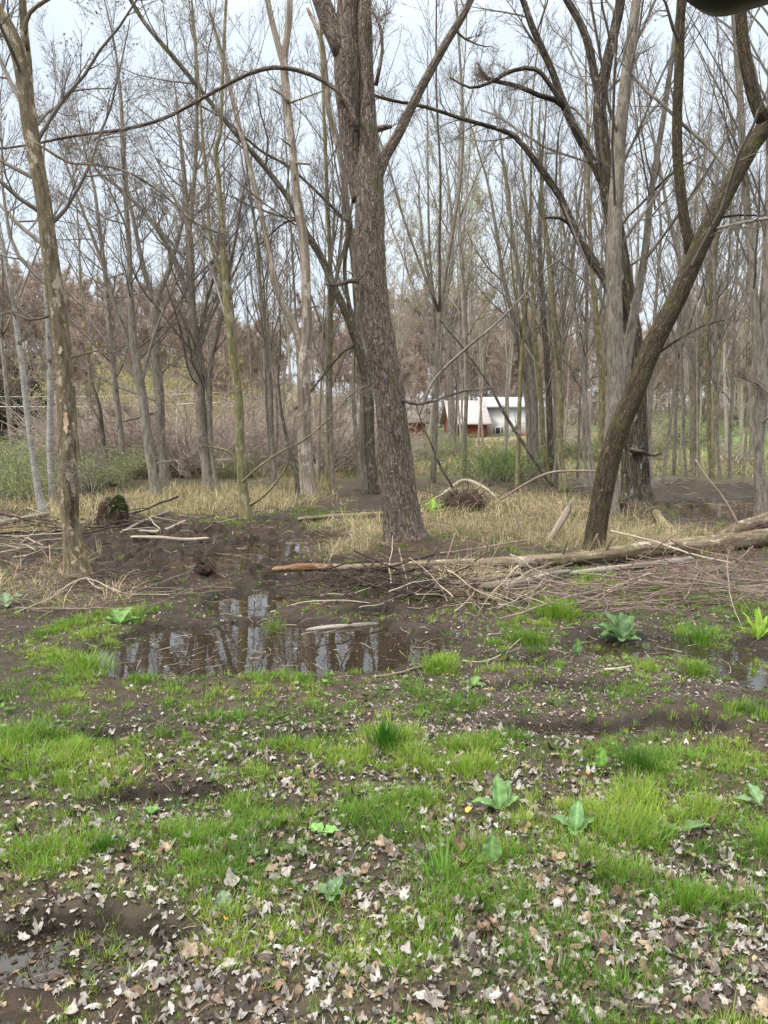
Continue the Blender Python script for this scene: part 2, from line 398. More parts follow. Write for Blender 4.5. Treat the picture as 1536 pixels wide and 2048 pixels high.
M['stick_dark'] = bark('wet dark stick', (.035,.028,.024), (.12,.09,.075), None, 0, 8, .2, 14, .3)

def leafmat(name, trans=.35, rough=.55, spec=.3, var=.25, scale=30):
    m, n, l, b = new_mat(name)
    at = n.new('ShaderNodeAttribute'); at.attribute_name = 'Col'
    g = n.new('ShaderNodeNewGeometry')
    nz = noise_n(n, l, g.outputs['Position'], scale, 3)
    dark = n.new('ShaderNodeVectorMath'); dark.operation = 'SCALE'; dark.inputs['Scale'].default_value = 1 - var; l.new(at.outputs['Color'], dark.inputs[0])
    c = mixc(n, l, rampf(n, l, nz, .35, .65), dark.outputs[0], at.outputs['Color'])
    l.new(c, b.inputs['Base Color']); b.inputs['Roughness'].default_value = rough; b.inputs['Specular IOR Level'].default_value = spec
    if trans > 0:
        t = n.new('ShaderNodeBsdfTranslucent'); l.new(c, t.inputs['Color'])
        ms = n.new('ShaderNodeMixShader'); ms.inputs[0].default_value = trans
        l.new(b.outputs[0], ms.inputs[1]); l.new(t.outputs[0], ms.inputs[2])
        out = [x for x in n if x.type == 'OUTPUT_MATERIAL'][0]; l.new(ms.outputs[0], out.inputs[0])
    return m
M['grass'] = leafmat('grass blade', .35, .5, .35, .15)
M['straw'] = leafmat('dead grass', .25, .8, .15, .3)
M['leaf'] = leafmat('dead leaf', .12, .62, .4, .45, 55)
M['green_leaf'] = leafmat('green leaf', .3, .45, .4, .25, 40)
M['foliage'] = leafmat('young foliage', .45, .6, .2, .1)
M['bud'] = leafmat('buds', .3, .7, .1, .1)

def ground_mat():
    m, n, l, b = new_mat('wet ground')
    at = n.new('ShaderNodeAttribute'); at.attribute_name = 'Col'
    g = n.new('ShaderNodeNewGeometry')
    n1 = noise_n(n, l, g.outputs['Position'], 9, 6, .7); n2 = noise_n(n, l, g.outputs['Position'], 55, 5, .7); n3 = noise_n(n, l, g.outputs['Position'], 1.3, 4)
    d = n.new('ShaderNodeVectorMath'); d.operation = 'SCALE'; d.inputs['Scale'].default_value = .5; l.new(at.outputs['Color'], d.inputs[0])
    c = mixc(n, l, rampf(n, l, n1, .35, .65), d.outputs[0], at.outputs['Color'])
    d2 = n.new('ShaderNodeVectorMath'); d2.operation = 'SCALE'; d2.inputs['Scale'].default_value = 1.5; l.new(at.outputs['Color'], d2.inputs[0])
    c = mixc(n, l, rampf(n, l, n2, .52, .72), c, d2.outputs[0])
    l.new(c, b.inputs['Base Color'])
    # alpha carries how wet the soil is: wet soil is glossier
    a = n.new('ShaderNodeMath'); a.operation = 'MULTIPLY_ADD'
    l.new(at.outputs['Alpha'], a.inputs[0]); a.inputs[1].default_value = -.55; a.inputs[2].default_value = .92
    ad = n.new('ShaderNodeMath'); ad.operation = 'ADD'; l.new(a.outputs[0], ad.inputs[0]); l.new(rampf(n, l, n2, .3, .7, -.12, .1), ad.inputs[1])
    l.new(ad.outputs[0], b.inputs['Roughness'])
    b.inputs['Specular IOR Level'].default_value = .32
    bm = n.new('ShaderNodeBump'); bm.inputs['Strength'].default_value = .9; bm.inputs['Distance'].default_value = .025
    mx = n.new('ShaderNodeMath'); mx.operation = 'ADD'; l.new(n1, mx.inputs[0]); l.new(n2, mx.inputs[1])
    l.new(mx.outputs[0], bm.inputs['Height']); l.new(bm.outputs[0], b.inputs['Normal'])
    return m
M['ground'] = ground_mat()

def water_mat():
    m = bpy.data.materials.new('puddle water'); m.use_nodes = True
    n, l = m.node_tree.nodes, m.node_tree.links; n.clear()
    o = n.new('ShaderNodeOutputMaterial')
    tr = n.new('ShaderNodeBsdfTransparent'); tr.inputs[0].default_value = (.62, .50, .36, 1)
    gl = n.new('ShaderNodeBsdfGlossy'); gl.inputs['Roughness'].default_value = .02; gl.inputs['Color'].default_value = (1, 1, 1, 1)
    df = n.new('ShaderNodeBsdfDiffuse'); df.inputs[0].default_value = (.10, .075, .045, 1)
    g = n.new('ShaderNodeNewGeometry')
    t = noise_n(n, l, g.outputs['Position'], 3.5, 3)
    bm = n.new('ShaderNodeBump'); bm.inputs['Strength'].default_value = .05; bm.inputs['Distance'].default_value = .02
    l.new(t, bm.inputs['Height']); l.new(bm.outputs[0], gl.inputs['Normal'])
    fr = n.new('ShaderNodeFresnel'); fr.inputs['IOR'].default_value = 1.8
    m1 = n.new('ShaderNodeMixShader'); m1.inputs[0].default_value = .22; l.new(tr.outputs[0], m1.inputs[1]); l.new(df.outputs[0], m1.inputs[2])
    m2 = n.new('ShaderNodeMixShader'); l.new(fr.outputs[0], m2.inputs[0]); l.new(m1.outputs[0], m2.inputs[1]); l.new(gl.outputs[0], m2.inputs[2])
    l.new(m2.outputs[0], o.inputs[0])
    return m
M['water'] = water_mat()

def plain(name, c, rough=.7, spec=.3, metal=0, scale=8, var=.2, bump=0):
    m, n, l, b = new_mat(name)
    g = n.new('ShaderNodeTexCoord')
    nz = noise_n(n, l, g.outputs['Object'], scale, 5)
    l.new(mixc(n, l, rampf(n, l, nz, .3, .7), tuple(x * (1 - var) for x in c), c), b.inputs['Base Color'])
    b.inputs['Roughness'].default_value = rough; b.inputs['Specular IOR Level'].default_value = spec; b.inputs['Metallic'].default_value = metal
    if bump:
        bm = n.new('ShaderNodeBump'); bm.inputs['Strength'].default_value = bump; l.new(nz, bm.inputs['Height']); l.new(bm.outputs[0], b.inputs['Normal'])
    return m

# ------------------------------------------------------------------ the ground
def axis(fine0, fine1, step, lo, hi, g=1.07):
    a = list(np.arange(fine0, fine1, step))
    s, p = step, a[-1]
    while p < hi: s *= g; p += s; a.append(p)
    s, p, b = step, a[0], []
    while p > lo: s *= g; p -= s; b.append(p)
    return np.array(b[::-1] + a)
gx = axis(-5.2, 5.2, .024, -700, 700)
gy = axis(1.6, 12.5, .024, -300, 900, 1.045)
GX, GY = np.meshgrid(gx, gy)
GZ = height(GX.ravel(), GY.ravel())
fx, fy = GX.ravel(), GY.ravel()
def ground_colour(x, y, z):
    wob = .4 * fbm(x * 1.6, y * 1.6, oct=3, seed=3)
    wob2 = .4 * fbm(x * 3, y * 3, oct=3, seed=71)
    mud = zone(MUD, x, y, wob, .3); gr = zone(GRASS, x, y, wob2); st = zone(STRAW, x, y, wob2); lf = zone(LEAFY, x, y, wob2)
    n1 = (fbm(x * 2.2, y * 2.2, oct=3, seed=60) * .5 + .5)[:, None]; n2 = fbm(x * 9, y * 9, oct=3, seed=61)[:, None] * .5 + .5
    dry = np.array([.085, .059, .037]); wetc = np.array([.024, .0175, .012]); brown = np.array([.054, .035, .0225])
    c = dry * (.65 + .6 * n2)
    c = c + (brown * (.55 + .8 * n1) - c) * mud[:, None]
    c = c + (np.array([.10, .105, .042]) * (.7 + .5 * n2) - c) * (np.clip(gr, 0, 1) * .5)[:, None]
    c = c + (np.array([.30, .235, .15]) * (.6 + .6 * n2) - c) * (np.clip(st, 0, 1) * .65)[:, None]
    c = c + (np.array([.16, .13, .105]) * (.6 + .7 * n2) - c) * (np.clip(lf, 0, 1) * .4)[:, None]
    wet = 1 - sstep(.010, .075, z)
    wet = np.where(y > 24, 0, wet)
    c = c + (wetc * (.7 + .6 * n1) - c) * (wet * .85)[:, None]
    # beyond the wood: dead grass and undergrowth, then the mown field on the right
    far = sstep(17, 28, y)[:, None]
    fc = np.array([.21, .165, .105]) * (.6 + .7 * n1) * (1 - .5 * n2 * 0) + 0
    fc = fc + (np.array([.13, .17, .055]) - fc) * sstep(.35, .75, n1)
    c = c + (fc - c) * far
    fld = (sstep(33, 40, y) * (1 - sstep(85, 110, y)) * sstep(10, 14, x - .05 * y))[:, None]
    c = c + (np.array([.17, .29, .065]) - c) * fld
    yard = (sstep(46, 54, y) * (1 - sstep(76, 90, y)) * sstep(4, 7, x) * (1 - sstep(18, 22, x)))[:, None]
    c = c + (np.array([.27, .24, .13]) - c) * yard
    return np.concatenate([c, np.clip(wet * .9 + mud * .35, 0, 1)[:, None]], 1)
gcol = ground_colour(fx, fy, GZ)
ny, nx = GX.shape
ii = np.arange(nx * ny).reshape(ny, nx)
Qg = np.stack([ii[:-1, :-1], ii[:-1, 1:], ii[1:, 1:], ii[1:, :-1]], -1).reshape(-1, 4)
me = mesh_from('ground', np.stack([fx, fy, GZ], 1), Qg, None, gcol, None, True, [M['ground']])
o = bpy.data.objects.new('ground', me); COL.objects.link(o)
tag(o, 'muddy brown forest floor with wet hollows between grassy ground', 'ground', kind='structure')

g = Geo()
g.add([(-24, .2, 0), (24, .2, 0), (24, 21, 0), (-24, 21, 0)], [(0, 1, 2, 3)])
o = g.obj('water', [M['water']]); tag(o, 'shallow brown puddle water reflecting the bare trees', 'water', kind='structure')

# ------------------------------------------------------------------ trees
def px_stem(pts, D, ext=0, wig=1.0, seed=0, dD=None, step=.15):
    """stem through places of the photo: (px, py, width in px[, extra depth])"""
    P, R = [], []
    for q in pts:
        d = D + (q[3] if len(q) > 3 else 0)
        p = spot(q[0], q[1], d); P.append(p)
        R.append(q[2] / 2 / F * p[1] * .86)
    P, R = np.array(P), np.array(R)
    if ext:
        d = norm(P[-1] - P[-2]); r0 = R[-1]
        E, Rr = [P[-1]], [r0]
        for k in range(4):
            d = norm(d + np.array([rng.normal() * .08, rng.normal() * .08, .12]))
            E.append(E[-1] + d * ext / 4); Rr.append(r0 * (1 - .24 * (k + 1)))
        P = np.concatenate([P, E[1:]]); R = np.concatenate([R, Rr[1:]])
    p, r = smooth_path(P, R, step)
    s = np.arange(len(p)) * step
    w = wig * np.minimum(r * .35, .03)[:, None]
    off = np.stack([noise(s * .9 + seed, s * 0 + 1, seed=1), noise(s * .9 + seed, s * 0 + 5, seed=2), 0 * s], 1) * w
    fade = np.minimum(np.arange(len(p)) / 6, 1)[:, None]
    return p + off * fade, r

def add_stems(g, stems, S, disp=None, flare=0, z0=0, col=(.3, .3, .3)):
    for i, (p, r) in enumerate(stems):
        r = r.copy()
        s = S if r[0] > .03 else max(5, S // 3)
        dd = disp
        if flare and i == 0:
            def dd(RR, th, seg, P, disp=disp):
                hgt = P[:, :, 2] - z0
                RR = RR * (1 + flare * np.exp(-np.maximum(hgt, 0) / .16)[..., None] * (1 + .45 * np.cos(th * 5 + 1) + .25 * np.cos(th * 3)))
                return disp(RR, th, seg, P) if disp is not None else RR
        V, Q, T, tc = tubes(p[None], r[None], s, dd)
        g.add(V, Q, T, col, tc)

STY = {   # branch levels: (count, t0, t1, angle, length fraction, radius fraction, rings, upward pull, wiggle)
 'hero':   [(18, .3, .98, 55, .32, .36, 9, .5, .13), (10, .15, .98, 48, .42, .55, 6, .35, .14), (8, .15, 1, 42, .45, .6, 4, .3, .12)],
 'spread': [(20, .22, .98, 58, .34, .38, 9, .7, .12), (10, .12, .98, 45, .42, .55, 6, .4, .13), (9, .15, 1, 40, .45, .6, 4, .3, .12)],
 'ascend': [(18, .25, .98, 34, .28, .42, 8, .45, .06), (8, .15, .98, 34, .42, .55, 6, .4, .09), (7, .15, 1, 34, .5, .6, 4, .3, .1)],
 'limbs':  [(12, .3, .98, 50, .26, .40, 8, .3, .13), (8, .2, .98, 45, .42, .55, 5, .3, .14), (7, .15, 1, 40, .45, .6, 4, .3, .12)],
 'bare':   [(4, .3, .9, 60, .06, .4, 5, .2, .2), (2, .3, .9, 50, .4, .5, 4, .1, .15)],
 'far':    [(11, .3, .98, 36, .24, .42, 6, .5, .08), (6, .15, .98, 38, .42, .6, 4, .4, .1), (4, .2, 1, 36, .5, .7, 3, .3, .1)],
}
def twigs(g, stems, style, r, minr=.0022, mult=1.0, col=(.3, .3, .3), ends=None, maxlen=4.5):
    st = [(p, q) for p, q in stems]
    PP, PR = [], []
    for p, q in st:
        n = 26
        t = np.linspace(0, len(p) - 1, n)
        PP.append(np.stack([np.interp(t, np.arange(len(p)), p[:, i]) for i in range(3)], 1)); PR.append(np.interp(t, np.arange(len(p)), q))
    PP, PR = np.array(PP), np.array(PR)
    allend = []
    for lv, (n, t0, t1, a, lf, rf, K, up, wg) in enumerate(STY[style]):
        if lv == 0:
            o1, o2 = [], []
            for q in range(len(PP)):
                ln = np.linalg.norm(np.diff(PP[q], axis=0), axis=1).sum()
                c = max(1, int(round(n * mult * min(1.15, ln / 7.))))
                a1, a2 = grow(PP[q:q+1], PR[q:q+1], c, t0 if ln > 5 else .3, t1, a, lf, rf, K, up, wg, r, maxlen=maxlen); o1.append(a1); o2.append(a2)
            PP, PR = np.concatenate(o1), np.concatenate(o2)
        else:
            PP, PR = grow(PP, PR, n, t0, t1, a, lf, rf, K, up, wg, r, maxlen=2.0)
        PR = np.minimum(PR, [.024, .010, .006][lv]); PR = np.maximum(PR, minr * [1.3, 1, .8][lv])
        V, Q, T, tc = tubes(PP, PR, [5, 4, 3][lv], cap=False)
        g.add(V, Q, None, col, tc)
        if lv >= 1: allend.append(PP[:, -1]); allend.append(PP[:, PP.shape[1] // 2 + 1])
    return np.concatenate(allend)

SHOWN_TREES = []
def tree(name, label, stems, D, mat, style='hero', mult=1., S=16, cat='tree', group=None, twig='twig', flare=.35, bud=None, nb=0, minr=.0022, disp=None, seed=0, crown_skip=0, maxlen=4.5, extra=None):
    r = np.random.default_rng(1000 + seed)
    base = stems[0][0][0].copy()
    x, y = base[0], base[1]
    z = H1(x, y)
    # carry the first stem down into the soil
    p, q = stems[0]
    if p[0][2] > z - .05:
        down = np.array([x - (p[1][0] - p[0][0]) * .5, y, z - .25]); k = max(2, int((p[0][2] - down[2]) / .1))
        add = down + (p[0] - down) * (np.arange(k) / k)[:, None]
        stems[0] = (np.concatenate([add, p]), np.concatenate([np.full(k, q[0]), q]))
    root = empty(name, (x, y, z), label, cat, group)
    g = Geo(); add_stems(g, stems, S, disp, flare, z)
    if extra: extra(g)
    g.obj('trunk', [M[mat]], root, off=(x, y, z))
    cr = Geo()
    ends = twigs(cr, stems[crown_skip:], style, r, minr, mult, maxlen=maxlen)
    if bud is not None and nb:
        sel = ends[r.random(len(ends)) < nb]
        sel = np.concatenate([sel, sel + r.normal(size=sel.shape) * .03])
        V, Q = leaf_quads(sel, bud[1], r)
        c = np.repeat(np.array(bud[0])[None] * r.uniform(.7, 1.2, (len(sel), 1)), 4, 0)
        nq = sum(len(q) for q in cr.Q)
        cr.add(V, Q, None, c)
        tot = sum(len(q) for q in cr.Q)
        mi = np.zeros(tot, int); mi[nq:] = 1
        me = mesh_from('crown', np.concatenate(cr.V) - np.array([x, y, z]), np.concatenate(cr.Q), None, np.concatenate(cr.c), np.concatenate(cr.tc), True, [M[twig], M['bud']], mi)
        o = bpy.data.objects.new('crown', me); COL.objects.link(o); o.parent = root
    else:
        cr.obj('crown', [M[twig]], root, off=(x, y, z))
    return root

BUD = ((.26, .17, .15), .014)
PALE = ((.42, .42, .20), .018)

def d_main(RR, th, seg, P):
    sz = seg[:, :, None] + 0 * RR; c, s = np.cos(th) + 0 * RR, np.sin(th) + 0 * RR
    a = np.abs(noise(c * 7, s * 7, sz * 3.2, seed=5)); b = noise(c * 15, s * 15, sz * 10, seed=6); lump = noise(c * 1.5, s * 1.5, sz * 1.6, seed=7)
    return RR * (1 + .065 * a + .035 * b + .05 * lump)
def d_shag(RR, th, seg, P):
    sz = seg[:, :, None] + 0 * RR; c, s = np.cos(th) + 0 * RR, np.sin(th) + 0 * RR
    a = np.abs(noise(c * 5 + .5 * noise(c * 3, s * 3, sz * 2, seed=9), s * 5, sz * 1.0, seed=15)); b = noise(c * 13, s * 13, sz * 5, seed=16)
    return RR * (1 + .17 * a + .04 * b)
def d_soft(RR, th, seg, P):
    sz = seg[:, :, None] + 0 * RR; c, s = np.cos(th) + 0 * RR, np.sin(th) + 0 * RR
    return RR * (1 + .05 * noise(c * 2, s * 2, sz * 1.5, seed=25) + .03 * noise(c * 6, s * 6, sz * 6, seed=26))
def d_snag(RR, th, seg, P):
    sz = seg[:, :, None] + 0 * RR; c, s = np.cos(th) + 0 * RR, np.sin(th) + 0 * RR
    return RR * (1 + .14 * noise(c * 3, s * 3, sz * .6, seed=35) + .05 * noise(c * 9, s * 9, sz * 1.5, seed=36))

D1 = ground_depth(1096)
main = px_stem([(815,1098,92),(810,1060,88),(803,1000,84),(792,900,74),(778,800,68),(762,700,66),(748,600,64),(742,500,66),(742,420,64),(738,350,58),(735,300,44),(734,200,37),(733,100,34),(732,0,30)], D1, 5, step=.025)
tree('tall_tree', 'big scaly pinkish grey trunk in the middle that splits into two stems', [main,
  px_stem([(722,400,40),(708,320,36),(703,240,46),(700,180,56),(696,120,60),(692,60,50),(695,0,46)], D1, 5, step=.05),
  px_stem([(690,110,46),(668,60,42),(645,0,38)], D1, 4),
  px_stem([(752,370,22),(770,315,24),(800,265,22),(845,175,19),(895,80,17),(940,0,14)], D1, 4),
  px_stem([(714,262,11),(702,218,12),(680,185,10),(645,158,9.5),(600,140,9),(550,134,9),(500,146,8.5),(450,170,8),(400,198,8),(330,236,7),(250,259,7),(150,272,6),(60,290,5),(-60,305,4)], D1 - .2, wig=2),
  px_stem([(795,800,9),(812,803,7),(838,808,7),(880,798,6),(930,782,4),(990,775,3)], D1 - .1, wig=2),
  px_stem([(718,562,12),(700,562,10),(672,570,8),(650,568,4)], D1 - .2),
  px_stem([(752,170,9),(765,100,7),(758,45,6),(742,20,5)], D1 - .3),
  px_stem([(755,258,14),(772,254,12),(785,253,6)], D1 - .3),
  ], D1, 'bark_main', 'limbs', 1.0, S=110, flare=.16, disp=d_main, seed=1, bud=BUD, nb=.2, crown_skip=1)

Dl = ground_depth(992)
tree('leaning_tree', 'dark mossy tree leaning left from behind the big central trunk', [
  px_stem([(750,995,24),(745,950,24),(738,830,24),(728,740,24),(706,660,20),(670,575,17),(640,510,16),(610,462,15),(580,400,12),(540,345,12),(480,275,11),(410,190,10),(350,120,10),(290,45,9),(250,-20,8)], Dl, 3),
  px_stem([(712,680,10),(690,540,9),(700,450,9),(690,440,8),(640,390,7),(580,335,6),(520,300,6),(450,240,5),(380,200,4)], Dl, 0),
  px_stem([(610,462,9),(590,440,6),(560,452,4),(520,490,3)], Dl, 0),
  px_stem([(724,690,7),(690,700,6),(640,760,5),(590,820,5)], Dl, 0)], Dl, 'bark_dark', 'limbs', 1.3, seed=2, bud=BUD, nb=.25)

D7 = ground_depth(1106)
tree('leaning_tree', 'thick mossy brown trunk leaning far to the right, rooted behind the long log', [
  px_stem([(1188,1108,45),(1196,1060,47),(1206,1010,49),(1222,930,48),(1240,860,46),(1262,800,46),(1300,700,46),(1350,602,42),(1400,492,40),(1450,392,37),(1500,300,35),(1545,228,36),(1640,60,34),(1700,-60,30)], D7, 4, step=.05),
  px_stem([(1384,512,24),(1372,450,23),(1362,350,22),(1356,230,21),(1358,100,20),(1362,0,20)], D7 + .3, 5),
  px_stem([(1528,245,28),(1508,190,27),(1494,110,26),(1486,20,24),(1480,-40,24)], D7, 5),
  px_stem([(1400,470,8),(1430,440,6),(1480,430,5),(1536,432,4)], D7, 0, 2),
  px_stem([(1300,720,5),(1340,690,5),(1400,655,4),(1450,640,3)], D7, 0, 2)], D7, 'bark_lean', 'limbs', 1.0, S=48, flare=.22, disp=d_soft, seed=3, bud=BUD, nb=.2)

D5 = ground_depth(1012)
tree('old_tree', 'old broad tree with furrowed bark and mossy flared base, right of the leaning trunk', [
  px_stem([(1274,1010,72),(1274,960,60),(1272,880,56),(1268,800,52),(1262,700,50),(1254,620,42),(1245,540,38),(1232,460,34),(1218,390,32),(1210,320,30),(1204,250,28),(1202,200,26),(1216,130,22),(1232,60,20),(1240,0,19)], D5, 6, step=.06),
  px_stem([(1204,210,18),(1190,150,17),(1180,90,16),(1160,40,15),(1135,0,14)], D5, 4),
  px_stem([(1210,370,20),(1190,330,18),(1165,280,18),(1140,230,17),(1122,190,16),(1105,145,14),(1080,90,13),(1062,50,13),(1045,0,12)], D5, 4),
  px_stem([(1230,600,24),(1212,555,22),(1190,520,20),(1152,455,17),(1120,395,15),(1085,345,14),(1060,310,12),(1030,275,11),(1000,260,9),(940,243,8),(850,214,7),(766,196,6),(700,170,4)], D5 - .3, 0, 2),
  px_stem([(1150,455,9),(1120,436,7),(1090,436,4)], D5 - .3, 0),
  px_stem([(1130,216,12),(1112,200,11),(1080,190,10),(1040,172,9),(975,155,8),(955,125,5)], D5 - .3, 0, 2),
  px_stem([(1128,212,10),(1108,180,10),(1075,138,9),(1030,140,8),(980,165,7),(940,175,5),(900,155,4)], D5 - .5, 0, 2),
  px_stem([(1260,900,12),(1290,905,8),(1305,912,6),(1325,908,3)], D5 - .3, 0, 2)], D5, 'bark_shag', 'limbs', 1.4, S=64, flare=.30, disp=d_shag, seed=4, bud=BUD, nb=.15)

D6 = ground_depth(1040)
tree('tall_tree', 'straight lichen speckled grey trunk rising behind the leaning trunk', [
  px_stem([(1222,1040,36),(1226,900,36),(1230,800,38),(1229,700,36),(1227,600,36),(1228,500,34),(1232,400,32),(1240,300,28),(1250,200,26),(1262,100,23),(1276,0,20)], D6, 5, step=.08),
  px_stem([(1240,830,24),(1252,760,24),(1270,620,20),(1290,500,17),(1300,400,14),(1320,280,12),(1335,180,11),(1352,60,9),(1360,0,8)], D6 + .4, 4)], D6, 'bark_grey', 'ascend', .9, S=32, disp=d_soft, seed=5, bud=BUD, nb=.2)

D9 = ground_depth(1034)
tree('forked_tree', 'pale grey forked trunk at the right edge standing behind the fallen logs', [
  px_stem([(1526,1036,26),(1524,980,24),(1521,900,23),(1521,840,28),(1521,800,27),(1514,700,22),(1507,600,19),(1500,480,16),(1490,350,15),(1484,230,14),(1474,80,14),(1470,0,13)], D9, 4, step=.08),
  px_stem([(1524,810,22),(1526,740,22),(1530,640,21),(1534,500,20),(1538,380,18),(1542,200,16),(1550,0,14)], D9, 4),
  px_stem([(1524,846,6),(1545,820,5),(1532,780,4),(1500,760,4),(1470,752,3)], D9 - .2, 0, 2)], D9, 'bark_grey', 'ascend', .8, S=28, disp=d_soft, seed=6, bud=BUD, nb=.2)

# the left tree, gnawed at its foot, with scars
D10 = ground_depth(1168)
def left_extra(g): pass
t10 = tree('scarred_tree', 'mottled trunk on the left with peeling patches and a yellowish gnawed base', [
  px_stem([(158,1166,60),(153,1130,52),(147,1080,44),(142,1030,42),(140,990,47),(139,970,45),(139,930,40),(136,860,42),(129,780,40),(122,700,39),(113,620,38),(105,540,36),(96,460,34),(88,390,33),(76,320,33),(66,260,34),(54,190,33),(40,120,33),(16,60,31),(-20,0,28)], D10, 4, step=.05),
  px_stem([(70,300,16),(60,200,19),(56,120,18),(50,60,17),(46,0,15)], D10, 4),
  px_stem([(56,100,9),(50,60,10),(60,25,9),(90,2,8),(130,-20,6)], D10 - .2, 2),
  px_stem([(70,285,5),(95,300,6),(140,325,6),(200,330,5),(260,345,5),(330,390,5),(390,445,4),(450,470,3)], D10 - .3, 0, 2),
  px_stem([(145,845,6),(155,880,6),(160,920,5),(178,945,4),(188,975,3)], D10 - .2, 0, 2),
  px_stem([(105,630,6),(60,640,5),(20,625,4),(-30,640,3)], D10, 0, 2),
  px_stem([(128,720,6),(160,710,5),(200,700,3)], D10, 0, 2)], D10, 'bark_left', 'hero', 1.3, S=48, flare=.16, disp=d_soft, seed=7, bud=BUD, nb=.2)
base10 = np.array(t10.location)
def patch_on(px, py, w, h, D, cx, rad_px, mat, name, lab, seed):
    """a thin shell of bared wood following the trunk's front"""
    g = Geo(); r = np.random.default_rng(seed)
    n, k = 26, 12
    rad_px = rad_px * .84; w = w * .84
    rad = rad_px / F * D * 1.09
    T = np.linspace(-1, 1, n); vs = []
    for i, t in enumerate(T):
        hw = (w / 2) * math.sqrt(max(0, 1 - t * t)) * (1 + .5 * noise(np.array([t * 3 + seed]), np.array([1.]), seed=seed)[0]) + .4
        ctr = px + w * .35 * noise(np.array([t * 2.]), np.array([3.]), seed=seed + 1)[0]
        yy = py + h / 2 * t
        for j in range(k):
            xx = ctr - hw + 2 * hw * j / (k - 1) + .8 * r.normal() * (j in (0, k - 1))
            off = (xx - cx(yy)) / rad_px; off = max(-.97, min(.97, off))
            dep = D - math.sqrt(1 - off * off) * rad - .004
            vs.append(spot(xx, yy, dep))
    idx = np.arange(n * k).reshape(n, k)
    Q = np.stack([idx[:-1, :-1], idx[1:, :-1], idx[1:, 1:], idx[:-1, 1:]], -1).reshape(-1, 4)
    V = np.array(vs)
    g.add(V, Q, None, None, V * 1.0)
    o = g.obj(name, [M[mat]], t10, off=base10); o['label'] = lab
    return o
cx10 = lambda y: np.interp(y, [390, 460, 540, 620, 700, 780, 860, 930, 970, 1030, 1080, 1130, 1166], [88, 96, 105, 113, 122, 129, 136, 139, 139, 142, 147, 153, 158])
patch_on(132, 846, 9, 44, D10, cx10, 20.5, 'wood_peel', 'bare_patch', 'pinkish bare wood patch', 3)
patch_on(115, 835, 5, 26, D10, cx10, 20.5, 'wood_peel', 'bare_patch', 'small bare wood patch on the left of the trunk', 4)
patch_on(121, 700, 7, 16, D10, cx10, 19.5, 'wood_peel', 'bare_patch', 'small upper bare wood patch', 8)
patch_on(146, 1025, 9, 66, D10, cx10, 22, 'hole', 'scar', 'reddish brown long scar', 5)
gq = px_stem([(158,1168,60),(153,1130,52),(147,1080,44),(143,1050,42)], D10, 0, 1, 0, step=.02)
def collar(RR, th, seg, P):
    hgt = P[:, :, 2] - base10[2]
    RR = d_soft(RR * (1 + .16 * np.exp(-np.maximum(hgt, 0) / .16)[..., None] * (1 + .45 * np.cos(th * 5 + 1) + .25 * np.cos(th * 3))), th, seg, P)
    top = .30 + .16 * noise(np.cos(th) * 2.5 + 4, np.sin(th) * 2.5, seed=61) + .10 * noise(np.cos(th) * 8, np.sin(th) * 8, seed=62)
    return RR * np.where(hgt[..., None] < top, 1.035 + .03 * noise(np.cos(th) * 9 + 0 * RR, np.sin(th) * 9 + 0 * RR, hgt[..., None] * 9 + 0 * RR, seed=63), .8)
V, Q, T, tc = tubes(gq[0][None], gq[1][None], 48, collar, cap=False)
g = Geo(); g.add(V, Q, None, None, tc); o = g.obj('gnawed_wood', [M['wood_fresh']], t10, off=base10); o['label'] = 'yellowish gnawed wood at the foot'

D11 = ground_depth(998)
tree('dead_tree', 'pale barkless dead tree with a frayed base, left of the central trunk', [
  px_stem([(616,998,48),(616,960,38),(613,900,34),(607,800,30),(606,740,32),(613,680,26),(614,600,22),(608,500,22),(600,430,20),(594,370,17),(588,300,17),(580,240,17),(575,180,17),(570,130,16),(574,60,14),(578,-10,13)], D11, 3, step=.07),
  px_stem([(606,720,24),(597,670,20),(580,630,17),(560,590,16),(545,540,14),(534,490,12),(520,420,11),(508,370,11),(492,300,10),(470,220,10),(452,140,10),(436,80,8),(420,20,5)], D11 + .2, 0),
  px_stem([(572,150,12),(560,100,14),(548,50,13),(535,-10,12)], D11, 2),
  px_stem([(578,205,8),(565,190,6),(540,175,4)], D11 - .1, 0), px_stem([(580,205,6),(610,195,4),(650,180,3)], D11 - .1, 0),
  px_stem([(592,325,6),(620,328,5),(622,318,3)], D11 - .1, 0)], D11, 'bark_snag', 'bare', 1, S=28, flare=.28, disp=d_snag, seed=8, minr=.003)
D12 = ground_depth(985)
tree('dead_tree', 'slim pale dead stem with a broken top, just left of the central fork', [
  px_stem([(735,985,24),(730,850,22),(722,700,20),(712,560,18),(700,460,16),(690,360,15),(675,280,14),(660,220,13),(648,130,12),(638,70,10),(615,16,7)], D12, 0, step=.1),
  px_stem([(640,75,7),(650,50,6),(640,20,3)], D12, 0)], D12, 'bark_snag', 'bare', 1, S=18, disp=d_snag, seed=9, minr=.003)
D13 = ground_depth(1044)
